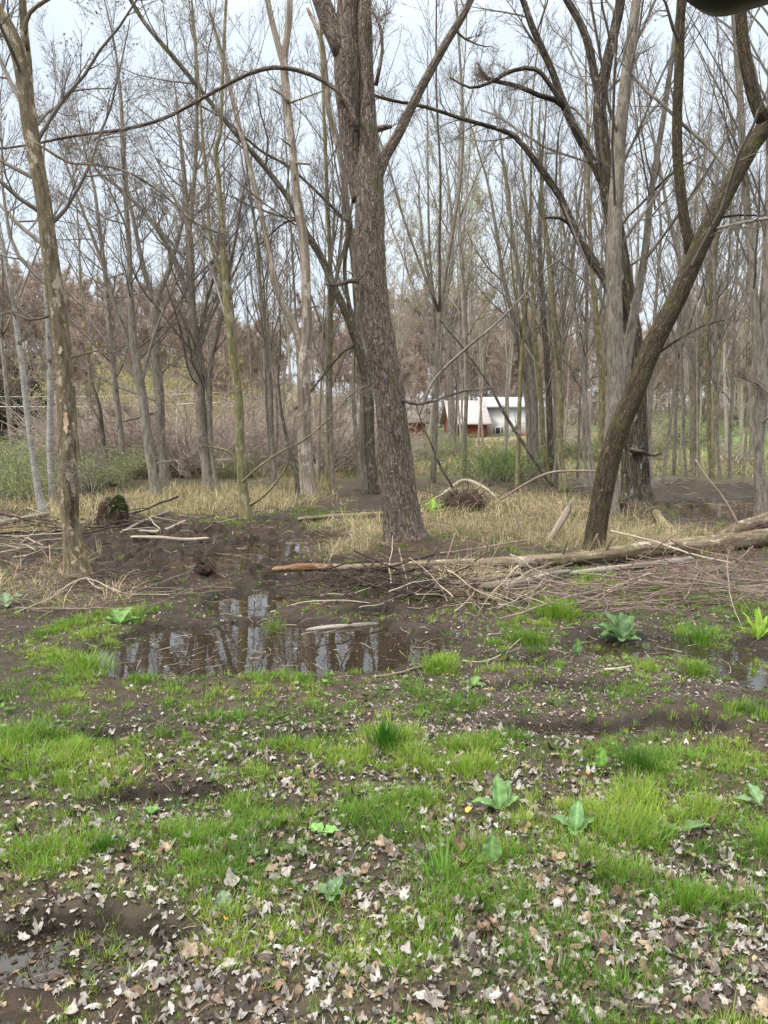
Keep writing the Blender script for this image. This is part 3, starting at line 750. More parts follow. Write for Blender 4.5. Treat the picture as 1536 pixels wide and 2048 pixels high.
tree('slim_tree', 'slim yellow green mossy trunk left of the pale dead tree', [
  px_stem([(494,1046,28),(490,1000,24),(484,920,21),(478,820,20),(468,740,20),(460,660,20),(454,600,17),(450,540,14),(444,450,12),(436,350,11),(432,300,10),(442,260,8),(446,150,7),(452,20,6)], D13, 4, step=.08),
  px_stem([(460,600,9),(450,560,9),(430,520,8),(418,440,7),(415,380,6),(405,280,6),(398,170,5)], D13, 3),
  px_stem([(478,930,6),(460,905,5),(430,895,4),(395,890,3)], D13, 0, 2),
  px_stem([(484,965,6),(510,940,5),(560,905,5),(610,880,4),(660,835,4),(700,790,3),(735,770,2)], D13 - .2, 0, 2),
  px_stem([(500,1010,8),(530,990,6),(560,955,5),(575,930,4),(600,900,3)], D13 - .3, 0, 2)], D13, 'bark_olive', 'ascend', .9, S=24, disp=d_soft, seed=10, bud=BUD, nb=.25)

def mid(name, label, pts, base_py, mat='bark_grey', style='ascend', mult=.8, forks=(), group=None, ext=3, seed=0, bud=BUD, nb=.2, cat='tree', S=12, **k):
    D = ground_depth(base_py)
    pts = [(q[0], q[1], q[2] * .86) for q in pts]; forks = [[(q[0], q[1], q[2] * .86) for q in f] for f in forks]
    st = [px_stem(pts, D, ext, step=.15)] + [px_stem(f, D, 2, step=.15) for f in forks]
    return tree(name, label, st, D, mat, style, mult, S=S, seed=seed, bud=bud, nb=nb, cat=cat, group=group, minr=.0028, disp=d_soft if S > 10 else None, **k)

mid('bare_tree', 'wide grey brown trunk with a straight snapped top, second left of the dead tree', [(420,985,32),(412,920,28),(404,850,28),(396,760,28),(390,680,26),(384,600,24),(380,520,22),(376,440,18),(372,380,14)], 985, ext=3, mult=1.1, style='spread', seed=20,
    forks=[[(378,470,12),(388,380,11),(392,300,10),(393,200,9),(391,84,8)], [(386,640,15),(366,560,15),(340,500,14),(300,440,12),(255,390,9),(205,350,6)], [(398,700,10),(420,640,8),(445,590,7),(470,540,5)]], group='bare trees left of the central trunk')
mid('bare_tree', 'twisted pair of brown stems right beside the wide snapped trunk', [(432,985,18),(424,900,16),(418,820,16),(420,740,14),(436,660,12),(448,600,10),(470,480,8)], 985, seed=21, forks=[[(420,800,12),(402,700,12),(408,620,10),(430,540,8),(442,440,6)]], group='bare trees left of the central trunk')
mid('bare_tree', 'tall grey trunk leaning slightly left, directly behind the mossy upturned root', [(314,1000,28),(304,930,26),(294,860,24),(283,790,24),(272,720,22),(265,660,20),(263,600,16),(258,500,14),(252,400,12),(248,300,9)], 1000, ext=4, mult=1.1, style='spread', seed=22,
    forks=[[(270,720,12),(240,640,12),(215,560,10),(180,460,8),(150,380,6)], [(282,770,10),(300,700,9),(320,640,7),(345,580,5)]], group='bare trees left of the central trunk')
mid('bare_tree', 'sturdy grey trunk with a broken branch stub, forking into a Y', [(330,960,28),(324,880,26),(318,800,26),(313,720,25),(312,650,24),(312,610,22),(330,560,14),(350,500,12),(370,430,8)], 965, ext=3, style='spread', seed=23,
    forks=[[(312,610,16),(295,560,14),(280,500,12),(262,420,9)], [(316,828,10),(304,826,10),(294,830,8)]], group='bare trees left of the central trunk')
mid('bare_tree', 'thin grey trunk between the scarred left tree and the upturned root', [(252,968,18),(244,880,16),(232,800,16),(224,700,15),(215,600,13),(205,500,11),(190,380,8)], 968, seed=24, group='bare trees left of the central trunk')
mid('bare_tree', 'short crooked dark brown stem in the thicket behind the scarred left tree', [(225,975,20),(212,920,18),(205,860,12),(198,810,9),(188,780,6)], 975, mat='bark_dark', ext=1, mult=.5, seed=25, group='bare trees left of the central trunk')
mid('bare_tree', 'thin straight grey trunk just left of the pale dead tree', [(552,990,13),(545,880,13),(538,760,14),(528,660,12),(520,560,10),(512,470,9),(500,380,6)], 990, seed=26, group='bare trees left of the central trunk')
mid('bare_tree', 'dark vine twisted stem against the foot of the pale dead tree', [(596,1000,14),(592,940,12),(576,880,10),(562,820,8),(556,760,7),(560,700,6)], 1003, mat='bark_dark', ext=1.5, mult=.5, seed=27, group='bare trees left of the central trunk')
mid('bare_tree', 'slender trunk right of the pale dead tree', [(668,990,10),(664,900,10),(660,800,11),(655,700,9),(660,560,8),(668,450,6)], 990, seed=28, group='bare trees left of the central trunk')
mid('birch_tree', 'white birch with black marks leaning left beside the scarred tree', [(90,1036,21),(76,980,18),(68,920,16),(58,850,15),(50,790,17),(43,730,15),(36,680,14),(26,600,12),(12,520,11),(-4,450,10)], 1036, mat='bark_birch', ext=5, seed=30, mult=.6, cat='birch', group='birches at the left edge')
mid('birch_tree', 'upright white birch close behind the scarred left tree', [(106,1012,20),(103,950,18),(101,880,17),(100,800,16),(98,720,15),(96,640,13),(92,560,11)], 1014, mat='bark_birch', ext=5, seed=31, mult=.6, cat='birch', group='birches at the left edge')

GR = 'slim trees in the grove between the central and the leaning trunk'
def gv(lab, pts, b, **k): return mid('slim_tree', lab, pts, b, group=GR, style='ascend', **k)
gv('mid grey trunk standing alone in front of the red barn', [(905,915,22),(903,840,20),(900,760,19),(898,680,17),(893,600,13),(905,520,10),(900,400,8)], 918, seed=40, mat='bark_grey', forks=[[(896,660,11),(870,600,10),(850,520,8),(840,420,6)], [(898,680,10),(925,610,9),(940,540,7)]])
gv('greenish upright trunk with a pale foot, front middle of the grove', [(1128,988,24),(1124,920,19),(1121,850,19),(1118,780,19),(1114,700,18),(1105,600,15),(1096,500,12),(1085,400,9)], 990, seed=41, mat='bark_olive')
gv('leftmost of the thick stems of the grove, bending left at mid height', [(1064,955,20),(1060,860,18),(1052,780,18),(1045,720,17),(1028,640,14),(1008,560,11),(995,470,9),(975,360,6)], 957, seed=42)
gv('second thick stem of the grove, curving left above the white house', [(1078,958,18),(1072,860,18),(1066,780,17),(1058,700,16),(1046,600,13),(1030,500,10),(1015,380,8)], 960, seed=43)
gv('pale olive stem leaning left in the middle of the clump', [(1096,965,16),(1088,880,15),(1080,790,14),(1072,700,13),(1066,610,11),(1060,500,9),(1050,380,7)], 968, seed=44, mat='bark_olive')
gv('dark straight stem in the middle of the clump', [(1104,962,18),(1102,870,18),(1096,780,17),(1092,700,16),(1085,600,14),(1080,500,12),(1084,360,9)], 964, seed=45, mat='bark_dark')
gv('brown stem of the clump leaning right above the greenish trunk', [(1116,960,14),(1114,860,14),(1112,780,14),(1118,690,13),(1130,600,12),(1146,510,10),(1160,400,7)], 962, seed=46)
gv('slender stem right of the greenish trunk, leaning left', [(1190,975,16),(1183,920,14),(1176,850,12),(1166,760,11),(1156,680,10),(1145,580,9),(1128,460,7)], 977, seed=47)
gv('slim stem paired with its neighbour on the right side of the grove', [(1174,972,12),(1170,900,11),(1168,800,10),(1172,700,10),(1174,600,9),(1170,450,6)], 975, seed=48)
gv('olive curved trunk just left of the lichen speckled tall trunk', [(1206,990,18),(1204,900,16),(1203,800,16),(1198,700,15),(1190,600,14),(1182,500,12),(1178,380,9),(1176,250,7)], 992, seed=49, mat='bark_olive')
GRR = 'slim trees behind the muddy pool at the right'
def rv(lab, pts, b, **k): return mid('slim_tree', lab, pts, b, group=GRR, style='ascend', **k)
rv('stout grey trunk forking high, behind the muddy pool at the right', [(1390,945,22),(1389,880,21),(1388,800,21),(1384,700,20),(1376,620,18),(1366,540,14),(1340,440,10),(1320,330,7)], 947, seed=50, forks=[[(1388,690,14),(1402,620,12),(1418,560,10),(1432,470,8)]])
rv('olive trunk grown against the stout grey trunk', [(1397,952,16),(1395,880,12),(1394,800,13),(1398,720,12),(1410,650,11),(1424,580,9),(1436,480,7)], 955, seed=51, mat='bark_olive')
rv('pale olive stem right of the stout forked trunk', [(1424,958,13),(1420,880,11),(1418,800,11),(1415,720,12),(1412,640,11),(1424,540,9),(1440,420,7)], 960, seed=52, mat='bark_olive')
rv('thin straight stem between two others behind the muddy pool', [(1440,958,9),(1436,860,8),(1434,760,8),(1430,660,7),(1428,540,6)], 961, seed=53)
rv('thin stem with a pale foot left of the forked trunk at the right edge', [(1460,958,9),(1461,900,9),(1463,820,8),(1466,720,8),(1470,620,7),(1476,480,6)], 960, seed=54)
rv('thin stem left of the stout forked trunk', [(1372,955,8),(1368,860,8),(1364,760,8),(1360,660,8),(1358,560,6)], 956, seed=55)
rv('brown stem immediately right of the furrowed old tree', [(1302,975,12),(1301,900,11),(1300,820,11),(1303,720,10),(1312,600,9),(1322,470,7)], 977, seed=56)

# dead straight pole leaning among the grove and other slanting dead stems
def limb(name, label, pts, D, mat='stick', cat='branch', S=8, group=None, sub=0, wig=1.5, seed=0, disp=None):
    p, r = px_stem(pts, D, 0, wig, seed, step=.05)
    base = p[0]
    root = empty(name, base, label, cat, group)
    g = Geo(); V, Q, T, tc = tubes(p[None], r[None], S, disp); g.add(V, Q, T, None, tc)
    g.obj('stem', [M[mat]], root, off=base)
    if sub:
        rr = np.random.default_rng(seed + 5)
        t = np.linspace(0, len(p) - 1, 20)
        PP = np.stack([np.interp(t, np.arange(len(p)), p[:, i]) for i in range(3)], 1)[None]; PR = np.interp(t, np.arange(len(p)), r)[None]
        g2 = Geo()
        PP, PR = grow(PP, PR, sub, .2, .95, 45, .25, .5, 6, .3, .15, rr)
        V, Q, T, tc = tubes(PP, PR, 4, cap=False); g2.add(V, Q, None, None, tc)
        PP, PR = grow(PP, PR, 3, .2, .95, 45, .4, .5, 4, .3, .15, rr)
        V, Q, T, tc = tubes(PP, PR, 3, cap=False); g2.add(V, Q, None, None, tc)
        g2.obj('twig', [M[mat]], root, off=base)
    return root
limb('dead_sapling', 'dark bare stem slanting left across the front of the white house', [(1106,972,8),(1080,935,9),(1050,893,8),(1010,830,7),(975,765,6),(930,700,5),(880,640,4)], 16.5, 'bark_dark', sub=5, seed=1)
limb('arched_branch', 'thin brown branch arching low between the grove and the leaning trunk', [(1000,1000,5),(1050,968,6),(1095,947,6),(1140,942,5),(1208,943,5)], 11.0, 'stick', seed=2)
limb('dead_sapling', 'thin dark stem slanting right of the central trunk', [(905,975,6),(880,930,6),(862,885,5),(845,850,4),(830,800,3)], 15.0, 'bark_dark', sub=3, seed=3)
limb('dead_sapling', 'slim dead stem with its broken top hanging before the lichen speckled trunk', [(1316,300,6),(1318,340,6),(1308,370,5),(1310,420,4)], D5, 'bark_dark', seed=4)
limb('pale_stick', 'long straight pale stick leaning over the muddy pool at the right', [(1480,1055,5),(1450,1000,5),(1415,955,4),(1392,920,4)], 11.5, 'stick_pale', seed=5)
limb('dead_sapling', 'long thin stem slanting up from the central trunk across the grove', [(838,830,6),(870,760,7),(930,700,7),(990,650,6),(1040,600,5),(1090,540,4),(1150,500,3)], 12.5, 'bark_grey', sub=4, seed=6)

# ------------------------------------------------------------------ wood behind: copies of a few bare trees
def proto_stems(h, r0, lean, forks, r):
    n = 14; s = np.linspace(0, 1, n)
    x = lean * s * h + .02 * h * noise(s * 3 + r.random() * 50, s * 0, seed=2); y = .02 * h * noise(s * 3 + r.random() * 50, s * 0 + 4, seed=3)
    P = np.stack([x, y, -.3 + s * h], 1); R = .72 * r0 * (1 - .85 * s)
    st = [smooth_path(P, R, .5)]
    for k in range(forks):
        i = r.integers(3, 8); d = np.array([r.choice([-1, 1]) * r.uniform(.15, .4), r.normal() * .2, 1]); d /= np.linalg.norm(d)
        m = 7; q = P[i] + (np.arange(m)[:, None] / (m - 1)) * d * (h - P[i][2]) * r.uniform(.6, .95)
        q[:, 0] += .03 * h * noise(np.arange(m) * .6 + k, np.zeros(m), seed=8) * np.minimum(np.arange(m) / 3, 1)
        st.append(smooth_path(q, R[i] * .7 * (1 - .85 * np.arange(m) / (m - 1)), .5))
    return st
def make_proto(i, h, r0, lean, forks, style, tw, bk, leaf=None, nl=0, seed=0, minr=.006, mult=1, split=False):
    r = np.random.default_rng(seed)
    st = proto_stems(h, r0, lean, forks, r)
    g = Geo(); add_stems(g, st, 8)
    trunk = g.mesh('trunk', [M[bk]])
    c = Geo()
    ends = twigs(c, st, style, r, minr, mult)
    nq = sum(len(q) for q in c.Q)
    mats = [M[tw]]
    mi = None
    if leaf is not None:
        e = ends[r.random(len(ends)) < nl]; e = np.concatenate([e + r.normal(size=e.shape) * .08 for _ in range(3)])
        V, Q = leaf_quads(e, leaf[1], r)
        c.add(V, Q, None, np.repeat(np.array(leaf[0])[None] * r.uniform(.7, 1.25, (len(e), 1)), 4, 0))
        mats.append(M['foliage']); mi = np.zeros(nq + len(e), int); mi[nq:] = 1
    crown = mesh_from('crown', np.concatenate(c.V), np.concatenate(c.Q), None, np.concatenate(c.c), np.concatenate(c.tc), True, mats, mi)
    return trunk, crown
PROTO = {
 'grey': [make_proto(0, 13, .085, .02, 1, 'far', 'twig', 'bark_sap', BUD, .15, 201, .004), make_proto(1, 15, .11, -.03, 2, 'far', 'twig', 'bark_grey', BUD, .15, 202, .004),
          make_proto(2, 11, .06, .04, 0, 'far', 'twig', 'bark_sap', BUD, .15, 203, .004), make_proto(3, 14, .09, -.05, 1, 'far', 'twig', 'bark_olive', BUD, .15, 204, .004),
          make_proto(4, 12, .07, .06, 1, 'far', 'twig', 'bark_grey', BUD, .15, 205, .004)],
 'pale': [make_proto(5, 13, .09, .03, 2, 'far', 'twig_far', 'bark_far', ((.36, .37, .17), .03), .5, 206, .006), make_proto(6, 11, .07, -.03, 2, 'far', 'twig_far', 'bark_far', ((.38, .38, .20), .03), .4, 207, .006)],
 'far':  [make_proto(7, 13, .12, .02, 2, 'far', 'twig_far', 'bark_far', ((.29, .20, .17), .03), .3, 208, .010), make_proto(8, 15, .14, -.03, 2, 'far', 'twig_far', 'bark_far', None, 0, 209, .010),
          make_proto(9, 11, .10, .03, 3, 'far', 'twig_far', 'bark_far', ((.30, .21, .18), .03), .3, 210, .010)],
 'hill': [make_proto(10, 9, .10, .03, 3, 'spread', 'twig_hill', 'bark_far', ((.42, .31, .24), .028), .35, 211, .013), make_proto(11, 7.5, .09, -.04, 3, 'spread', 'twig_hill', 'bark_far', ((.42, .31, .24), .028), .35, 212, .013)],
 'yellow': [make_proto(12, 5.5, .06, .05, 3, 'spread', 'twig', 'bark_sap', ((.50, .50, .08), .045), .8, 213, .006, 1.0)],
}
def copy_tree(tm, cm, name, loc, rz, sc, label, cat, group):
    root = empty(name, loc, label, cat, group); root.rotation_euler = (0, 0, rz); root.scale = (sc, sc, sc)
    a = bpy.data.objects.new('trunk', tm); COL.objects.link(a); a.parent = root
    b = bpy.data.objects.new('crown', cm); COL.objects.link(b); b.parent = root
    return root
ORD = ['leftmost', 'second', 'third', 'fourth', 'fifth', 'sixth', 'seventh', 'eighth', 'ninth', 'tenth', '11th', '12th', '13th', '14th', '15th', '16th', '17th', '18th', '19th', '20th'] + ['%dth' % i for i in range(21, 200)]
def nth(i): return ('leftmost' if i == 0 else ORD[i] + ' from left')
def scatter(kind, n, px0, px1, D0, D1, seed, name, what, where, cat, group, sc=(.8, 1.15), gap=.5):
    r = np.random.default_rng(seed); pts = []
    tries = 0
    while len(pts) < n and tries < 5000:
        tries += 1
        px = r.uniform(px0, px1); D = r.uniform(D0, D1)
        x = (px - 768) / F * D * 1.0
        if all((x - a) ** 2 + (D - b) ** 2 > gap ** 2 for _, a, b in pts): pts.append((px, x, D))
    pts.sort()
    for i, (px, x, D) in enumerate(pts):
        tm, cm = PROTO[kind][r.integers(len(PROTO[kind]))]
        copy_tree(tm, cm, name, (x, D, H1(x, D)), r.uniform(0, 6.28), r.uniform(*sc), '%s, %s %s' % (what, nth(i), where), cat, group)
scatter('grey', 11, 800, 1215, 18, 31, 1, 'slim_tree', 'slim bare grey tree', 'in the grove behind the straw patch', 'tree', 'slim trees deep in the central grove')
scatter('grey', 12, 1260, 1640, 21, 33, 2, 'slim_tree', 'slim bare tree', 'in the stand beyond the muddy pool', 'tree', 'slim trees beyond the muddy pool')
scatter('grey', 6, 610, 760, 17, 28, 3, 'slim_tree', 'thin bare tree', 'between dead tree and central trunk', 'tree', 'thin trees between dead and central trunk')
scatter('grey', 9, -80, 560, 19, 32, 4, 'slim_tree', 'bare twiggy tree', 'in the left thicket before the hillside', 'tree', 'bare trees in the left thicket', gap=.9)
scatter('pale', 9, 780, 1130, 28, 44, 5, 'budding_tree', 'bare tree with pale green buds', 'behind the central grove', 'tree', 'budding trees behind the grove')
scatter('far', 30, 400, 1640, 36, 58, 6, 'far_tree', 'far pale bare tree', 'in the row before the house and field', 'tree', 'far bare trees before the field', gap=1)
scatter('far', 50, 300, 1800, 82, 135, 7, 'far_tree', 'distant hazy bare tree', 'on the skyline behind house and field', 'tree', 'distant skyline trees', sc=(.8, 1.2), gap=2)
scatter('hill', 105, -160, 560, 38, 80, 8, 'hillside_tree', 'mauve brown twiggy tree', 'on the left hillside', 'tree', 'twiggy trees on the left hillside', sc=(.6, 1.0), gap=1.6)

scatter('hill', 100, 640, 1800, 62, 96, 9, 'distant_tree', 'distant twiggy grey brown tree', 'in the band beyond house and field', 'tree', 'twiggy trees beyond house and field', sc=(1.0, 1.5), gap=1.9)
# ------------------------------------------------------------------ shrubs
def shrub_proto(seed, h, w, nst, leafc, leafs, nleaf, tw='twig', minr=.004):
    r = np.random.default_rng(seed); g = Geo()
    P = np.zeros((nst, 8, 3)); a = r.uniform(0, 6.28, nst)
    d = norm(np.stack([np.cos(a) * w / h * .8, np.sin(a) * w / h * .8, np.ones(nst)], 1)); P[:, 0] = np.stack([np.cos(a), np.sin(a), 0 * a], 1) * .12 * w
    L = h * r.uniform(.6, 1.15, nst)
    for k in range(1, 8):
        d = norm(d + r.normal(size=d.shape) * .12 + np.stack([np.cos(a), np.sin(a), -.6 + 0 * a], 1) * .05); P[:, k] = P[:, k - 1] + d * (L / 7)[:, None]
    R = np.maximum(.012 * (1 - .8 * np.linspace(0, 1, 8)) + np.zeros((nst, 8)), minr)
    V, Q, T, tc = tubes(P, R, 4, cap=False); g.add(V, Q, None, None, tc)
    P2, R2 = grow(P, R, 7, .15, .98, 45, .35, .6, 5, .1, .15, r); R2 = np.maximum(R2, minr * .8); V, Q, T, tc = tubes(P2, R2, 3, cap=False); g.add(V, Q, None, None, tc)
    P3, R3 = grow(P2, R2, 4, .2, .98, 45, .5, .7, 3, .1, .15, r); R3 = np.maximum(R3, minr * .7); V, Q, T, tc = tubes(P3, R3, 3, cap=False); g.add(V, Q, None, None, tc)
    st = g.mesh('stems', [M[tw]])
    if not nleaf: return st, None
    src = np.concatenate([P2.reshape(-1, 3), P3.reshape(-1, 3)]); e = src[r.integers(len(src), size=nleaf)] + r.normal(size=(nleaf, 3)) * .06
    V, Q = leaf_quads(e, leafs, r); l = Geo()
    l.add(V, Q, None, np.repeat(np.array(leafc)[None] * r.uniform(.6, 1.35, (nleaf, 1)), 4, 0))
    return st, l.mesh('leaves', [M['foliage']])
SHR = {
 'green': [shrub_proto(1, 1.6, 1.6, 26, (.30, .37, .13), .022, 2800), shrub_proto(2, 1.2, 1.5, 24, (.33, .39, .15), .022, 2400)],
 'lime': [shrub_proto(3, 1.4, 1.0, 16, (.20, .33, .06), .024, 1500)],
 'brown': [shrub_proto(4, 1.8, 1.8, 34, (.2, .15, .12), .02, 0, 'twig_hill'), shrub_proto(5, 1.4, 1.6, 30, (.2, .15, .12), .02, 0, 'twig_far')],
 'dark': [shrub_proto(6, 3.4, 2.6, 40, (.020, .040, .018), .05, 9000)],
 'yellow': [shrub_proto(7, 3.5, 2.6, 34, (.46, .47, .13), .035, 3000, 'twig_hill', .005)],
}
def shrubs(kind, pts, name, labs, cat, group, sc=(.8, 1.2), seed=0):
    r = np.random.default_rng(900 + seed)
    for i, (px, py) in enumerate(sorted(pts)):
        D = ground_depth(py); x = spot(px, py, D)[0]
        sm, lm = SHR[kind][r.integers(len(SHR[kind]))]
        s = r.uniform(*sc)
        root = empty(name, (x, D, H1(x, D)), labs(i), cat, group); root.rotation_euler = (0, 0, r.uniform(0, 6.28)); root.scale = (s, s, s)
        a = bpy.data.objects.new('stems', sm); COL.objects.link(a); a.parent = root
        if lm: b = bpy.data.objects.new('leaves', lm); COL.objects.link(b); b.parent = root
r = np.random.default_rng(77)
shrubs('green', [(-40,985),(20,1000),(60,1010),(-10,960),(50,950),(130,975),(180,985),(215,975),(0,930),(100,940),(170,945),(240,960)], 'green_shrub', lambda i: 'leafy green shrub, %s behind the birches and scarred tree' % nth(i), 'shrub', 'green shrubs at the left', seed=1)
shrubs('green', [(350,945),(395,950),(460,960),(350,925),(440,930),(500,940),(560,940),(530,920),(640,935),(690,940)], 'green_shrub', lambda i: 'low green shrub, %s before the left thicket' % nth(i), 'shrub', 'low green shrubs before the thicket', (.7, 1.05), seed=2)
shrubs('green', [(870,918),(895,915),(915,912),(1150,925),(1185,925),(1220,930),(1250,925),(850,925),(1100,922),(1280,920)], 'green_shrub', lambda i: 'soft green shrub, %s behind the grove' % nth(i), 'shrub', 'green shrubs behind the grove', (.8, 1.2), seed=3)
shrubs('green', [(1310,905),(1345,908),(1380,905),(1415,905),(1330,895),(1400,893)], 'green_shrub', lambda i: 'yellowish green bush, %s along the field edge' % nth(i), 'shrub', 'bushes along the field edge', (1.4, 2.1), seed=4)
shrubs('lime', [(985,960),(1010,965),(1035,955),(1050,965),(970,975),(1015,940)], 'sapling_shrub', lambda i: 'thin bright green sapling, %s right of the straw patch' % nth(i), 'shrub', 'bright green saplings', (.7, 1.0), seed=5)
shrubs('brown', [(px, py) for px, py in zip(r.uniform(110, 760, 48), r.uniform(900, 960, 48))], 'bare_shrub', lambda i: 'bare brown shrub, %s in the left thicket' % nth(i), 'shrub', 'bare brown shrubs in the left thicket', (1.0, 2.1), seed=6)
shrubs('brown', [(px, py) for px, py in zip(list(r.uniform(1090, 1536, 14)) + [800, 850], r.uniform(895, 930, 16))], 'bare_shrub', lambda i: 'bare twiggy shrub, %s behind the grove and pool' % nth(i), 'shrub', 'bare shrubs behind the grove', (.9, 1.4), seed=7)
shrubs('brown', [(px, py) for px, py in zip(r.uniform(620, 1620, 44), r.uniform(864, 872, 44))], 'far_thicket_bush', lambda i: 'far bare thicket bush, %s along the far side of the field' % nth(i), 'shrub', 'bare thicket bushes beyond the field', (2.2, 3.4), seed=11)
shrubs('dark', [(-20,905),(25,908),(-70,900)], 'evergreen_shrub', lambda i: ['dark evergreen bush cut by the left edge', 'dark evergreen bush beside the left edge', 'dark evergreen bush beside the leaning birch'][i], 'shrub', 'dark evergreen bushes', (1.0, 1.2), seed=8)
for i, (px, py, D, lab, s) in enumerate([(200,745,34,'yellow flowering bush left of the two grey trunks',1.0),(345,740,35,'large yellow green bush behind the forked grey trunk',1.15),(380,780,33,'yellow green bush beside the snapped trunk',1.0),(275,725,37,'yellow green bush high on the left hillside',.9),(560,800,36,'faint yellow green bush behind the pale dead tree',.8)]):
    p = spot(px, py, D); z = H1(p[0], D)
    sm, lm = SHR['yellow'][0]
    root = empty('yellow_bush', (p[0], D, max(z, p[2] - 2.2 * s) if False else z), lab, 'bush', 'yellow green bushes on the hillside'); root.scale = (s, s, s * max(1, (p[2] - z) / 2.4 / s)); root.rotation_euler = (0, 0, i * 1.3)
    a = bpy.data.objects.new('stems', sm); COL.objects.link(a); a.parent = root
    b = bpy.data.objects.new('leaves', lm); COL.objects.link(b); b.parent = root

# ------------------------------------------------------------------ house, barn, cables
def box(g, x0, x1, y0, y1, z0, z1, col=None):
    V = [(x0,y0,z0),(x1,y0,z0),(x1,y1,z0),(x0,y1,z0),(x0,y0,z1),(x1,y0,z1),(x1,y1,z1),(x0,y1,z1)]
    g.add(V, [(0,3,2,1),(4,5,6,7),(0,1,5,4),(1,2,6,5),(2,3,7,6),(3,0,4,7)], None, col)
M['siding'] = plain('white siding', (.87, .88, .89), .6, .3, 0, 3, .06)
M['roof_grey'] = plain('pale shingle roof', (.50, .54, .56), .8, .2, 0, 6, .25)
M['roof_pink'] = plain('pale pinkish roof', (.52, .47, .46), .8, .2, 0, 4, .2)
M['brick'] = plain('red brick', (.30, .085, .06), .85, .2, 0, 9, .4)
M['shed_roof'] = plain('weathered brown roof', (.16, .13, .11), .9, .2, 0, 5, .3)
M['glass_dark'] = plain('dark window glass', (.03, .035, .04), .15, .5)
M['shutter'] = plain('dark shutter', (.14, .15, .15), .6, .3)
M['cable'] = plain('pale cable', (.62, .60, .58), .5, .4)
def gable(label, name, px0, px1, base_py, eave_py, ridge_py, D, depth, wall, roofm, wins=(), chim=None):
    a, b = spot(px0, base_py, D), spot(px1, base_py, D)
    x0, x1 = a[0], b[0]; zg = min(H1(x0, D), H1(x1, D)) - .3
    ze = spot(px0, eave_py, D)[2]; zr = spot(px0, ridge_py, D + depth / 2)[2]
    cx = (x0 + x1) / 2
    root = empty(name, (cx, D + depth / 2, zg), label, 'house' if name == 'white_house' else 'barn')
    off = (cx, D + depth / 2, zg)
    g = Geo(); box(g, x0, x1, D, D + depth, zg, ze)
    ym = D + depth / 2
    g.add([(x0, D, ze), (x0, D + depth, ze), (x0, ym, zr - .05), (x1, D, ze), (x1, D + depth, ze), (x1, ym, zr - .05)], None, [(0, 2, 1), (3, 4, 5)])
    g.obj('wall', [M[wall]], root, False, off)
    g = Geo(); e = .35; t = .12
    sl = (zr - ze) / (depth / 2); zo = ze - e * sl
    V = [(x0-e, D-e, zo), (x1+e, D-e, zo), (x1+e, ym, zr), (x0-e, ym, zr), (x0-e, D+depth+e, zo), (x1+e, D+depth+e, zo)]
    V = V + [(q[0], q[1], q[2] + t) for q in V]
    g.add(V, [(0,3,2,1),(3,4,5,2),(6,7,8,9),(9,8,11,10),(0,1,7,6),(4,10,11,5),(0,6,9,3),(3,9,10,4),(1,2,8,7),(2,5,11,8)])
    rf = g.obj('roof', [M[roofm]], root, False, off)
    for (wx, wy, w, h) in wins:
        p = spot(wx, wy, D); g = Geo(); box(g, p[0] - w/2 - .07, p[0] + w/2 + .07, D - .05, D - .002, p[2] - h/2 - .07, p[2] + h/2 + .07)
        fr = g.obj('window', [M['siding']], root, False, off)
        g = Geo(); box(g, p[0] - w/2, p[0] + w/2, D - .07, D - .052, p[2] - h/2, p[2] + h/2); q = g.obj('pane', [M['glass_dark']], fr, False, off); q.location = (0, 0, 0)
        for s in (-1, 1):
            g = Geo(); box(g, p[0] + s * (w/2 + .13) - .045, p[0] + s * (w/2 + .13) + .045, D - .06, D - .003, p[2] - h/2, p[2] + h/2); g.obj('shutter', [M['shutter']], root, False, off)
    if chim:
        c = spot(chim[0], chim[1], D); g = Geo(); box(g, c[0] - .35, c[0] + .35, D - .6, D - .002, zg, c[2]); g.obj('chimney', [M['brick']], root, False, off)
    return root
gable('white house with a pale grey roof and shuttered windows beyond the grove', 'white_house', 974, 1072, 884, 814, 797, 58, 8, 'siding', 'roof_grey', [(996,861,.30,.46),(1033,857,.30,.46)], (1052, 866))
gable('low red brick barn with a pale pinkish roof, left of the white house', 'brick_barn', 906, 972, 888, 846, 804, 55, 8, 'brick', 'roof_pink')
gable('small dark red shed seen just right of the central trunk', 'red_shed', 819, 851, 884, 845, 832, 52, 4, 'brick', 'shed_roof')
for k, (py, lab, rr) in enumerate([(804, 'pale cable strung across the left wood, lower and thicker of the two', .022), (784, 'faint pale cable strung across the left wood, upper and thinner one', .012)]):
    a, b = spot(-500, py - 6, 33), spot(1500 if False else 440, py + 1, 33.5)
    t = np.linspace(0, 1, 40)[:, None]; P = a + (b - a) * t; P[:, 2] -= .25 * (4 * t * (1 - t))[:, 0]
    V, Q, T, tc = tubes(P[None], np.full((1, 40), rr), 6); g = Geo(); g.add(V, Q, T, None, tc)
    o = g.obj('cable', [M['cable']], None, True, a); o.location = a; tag(o, lab, 'cable')
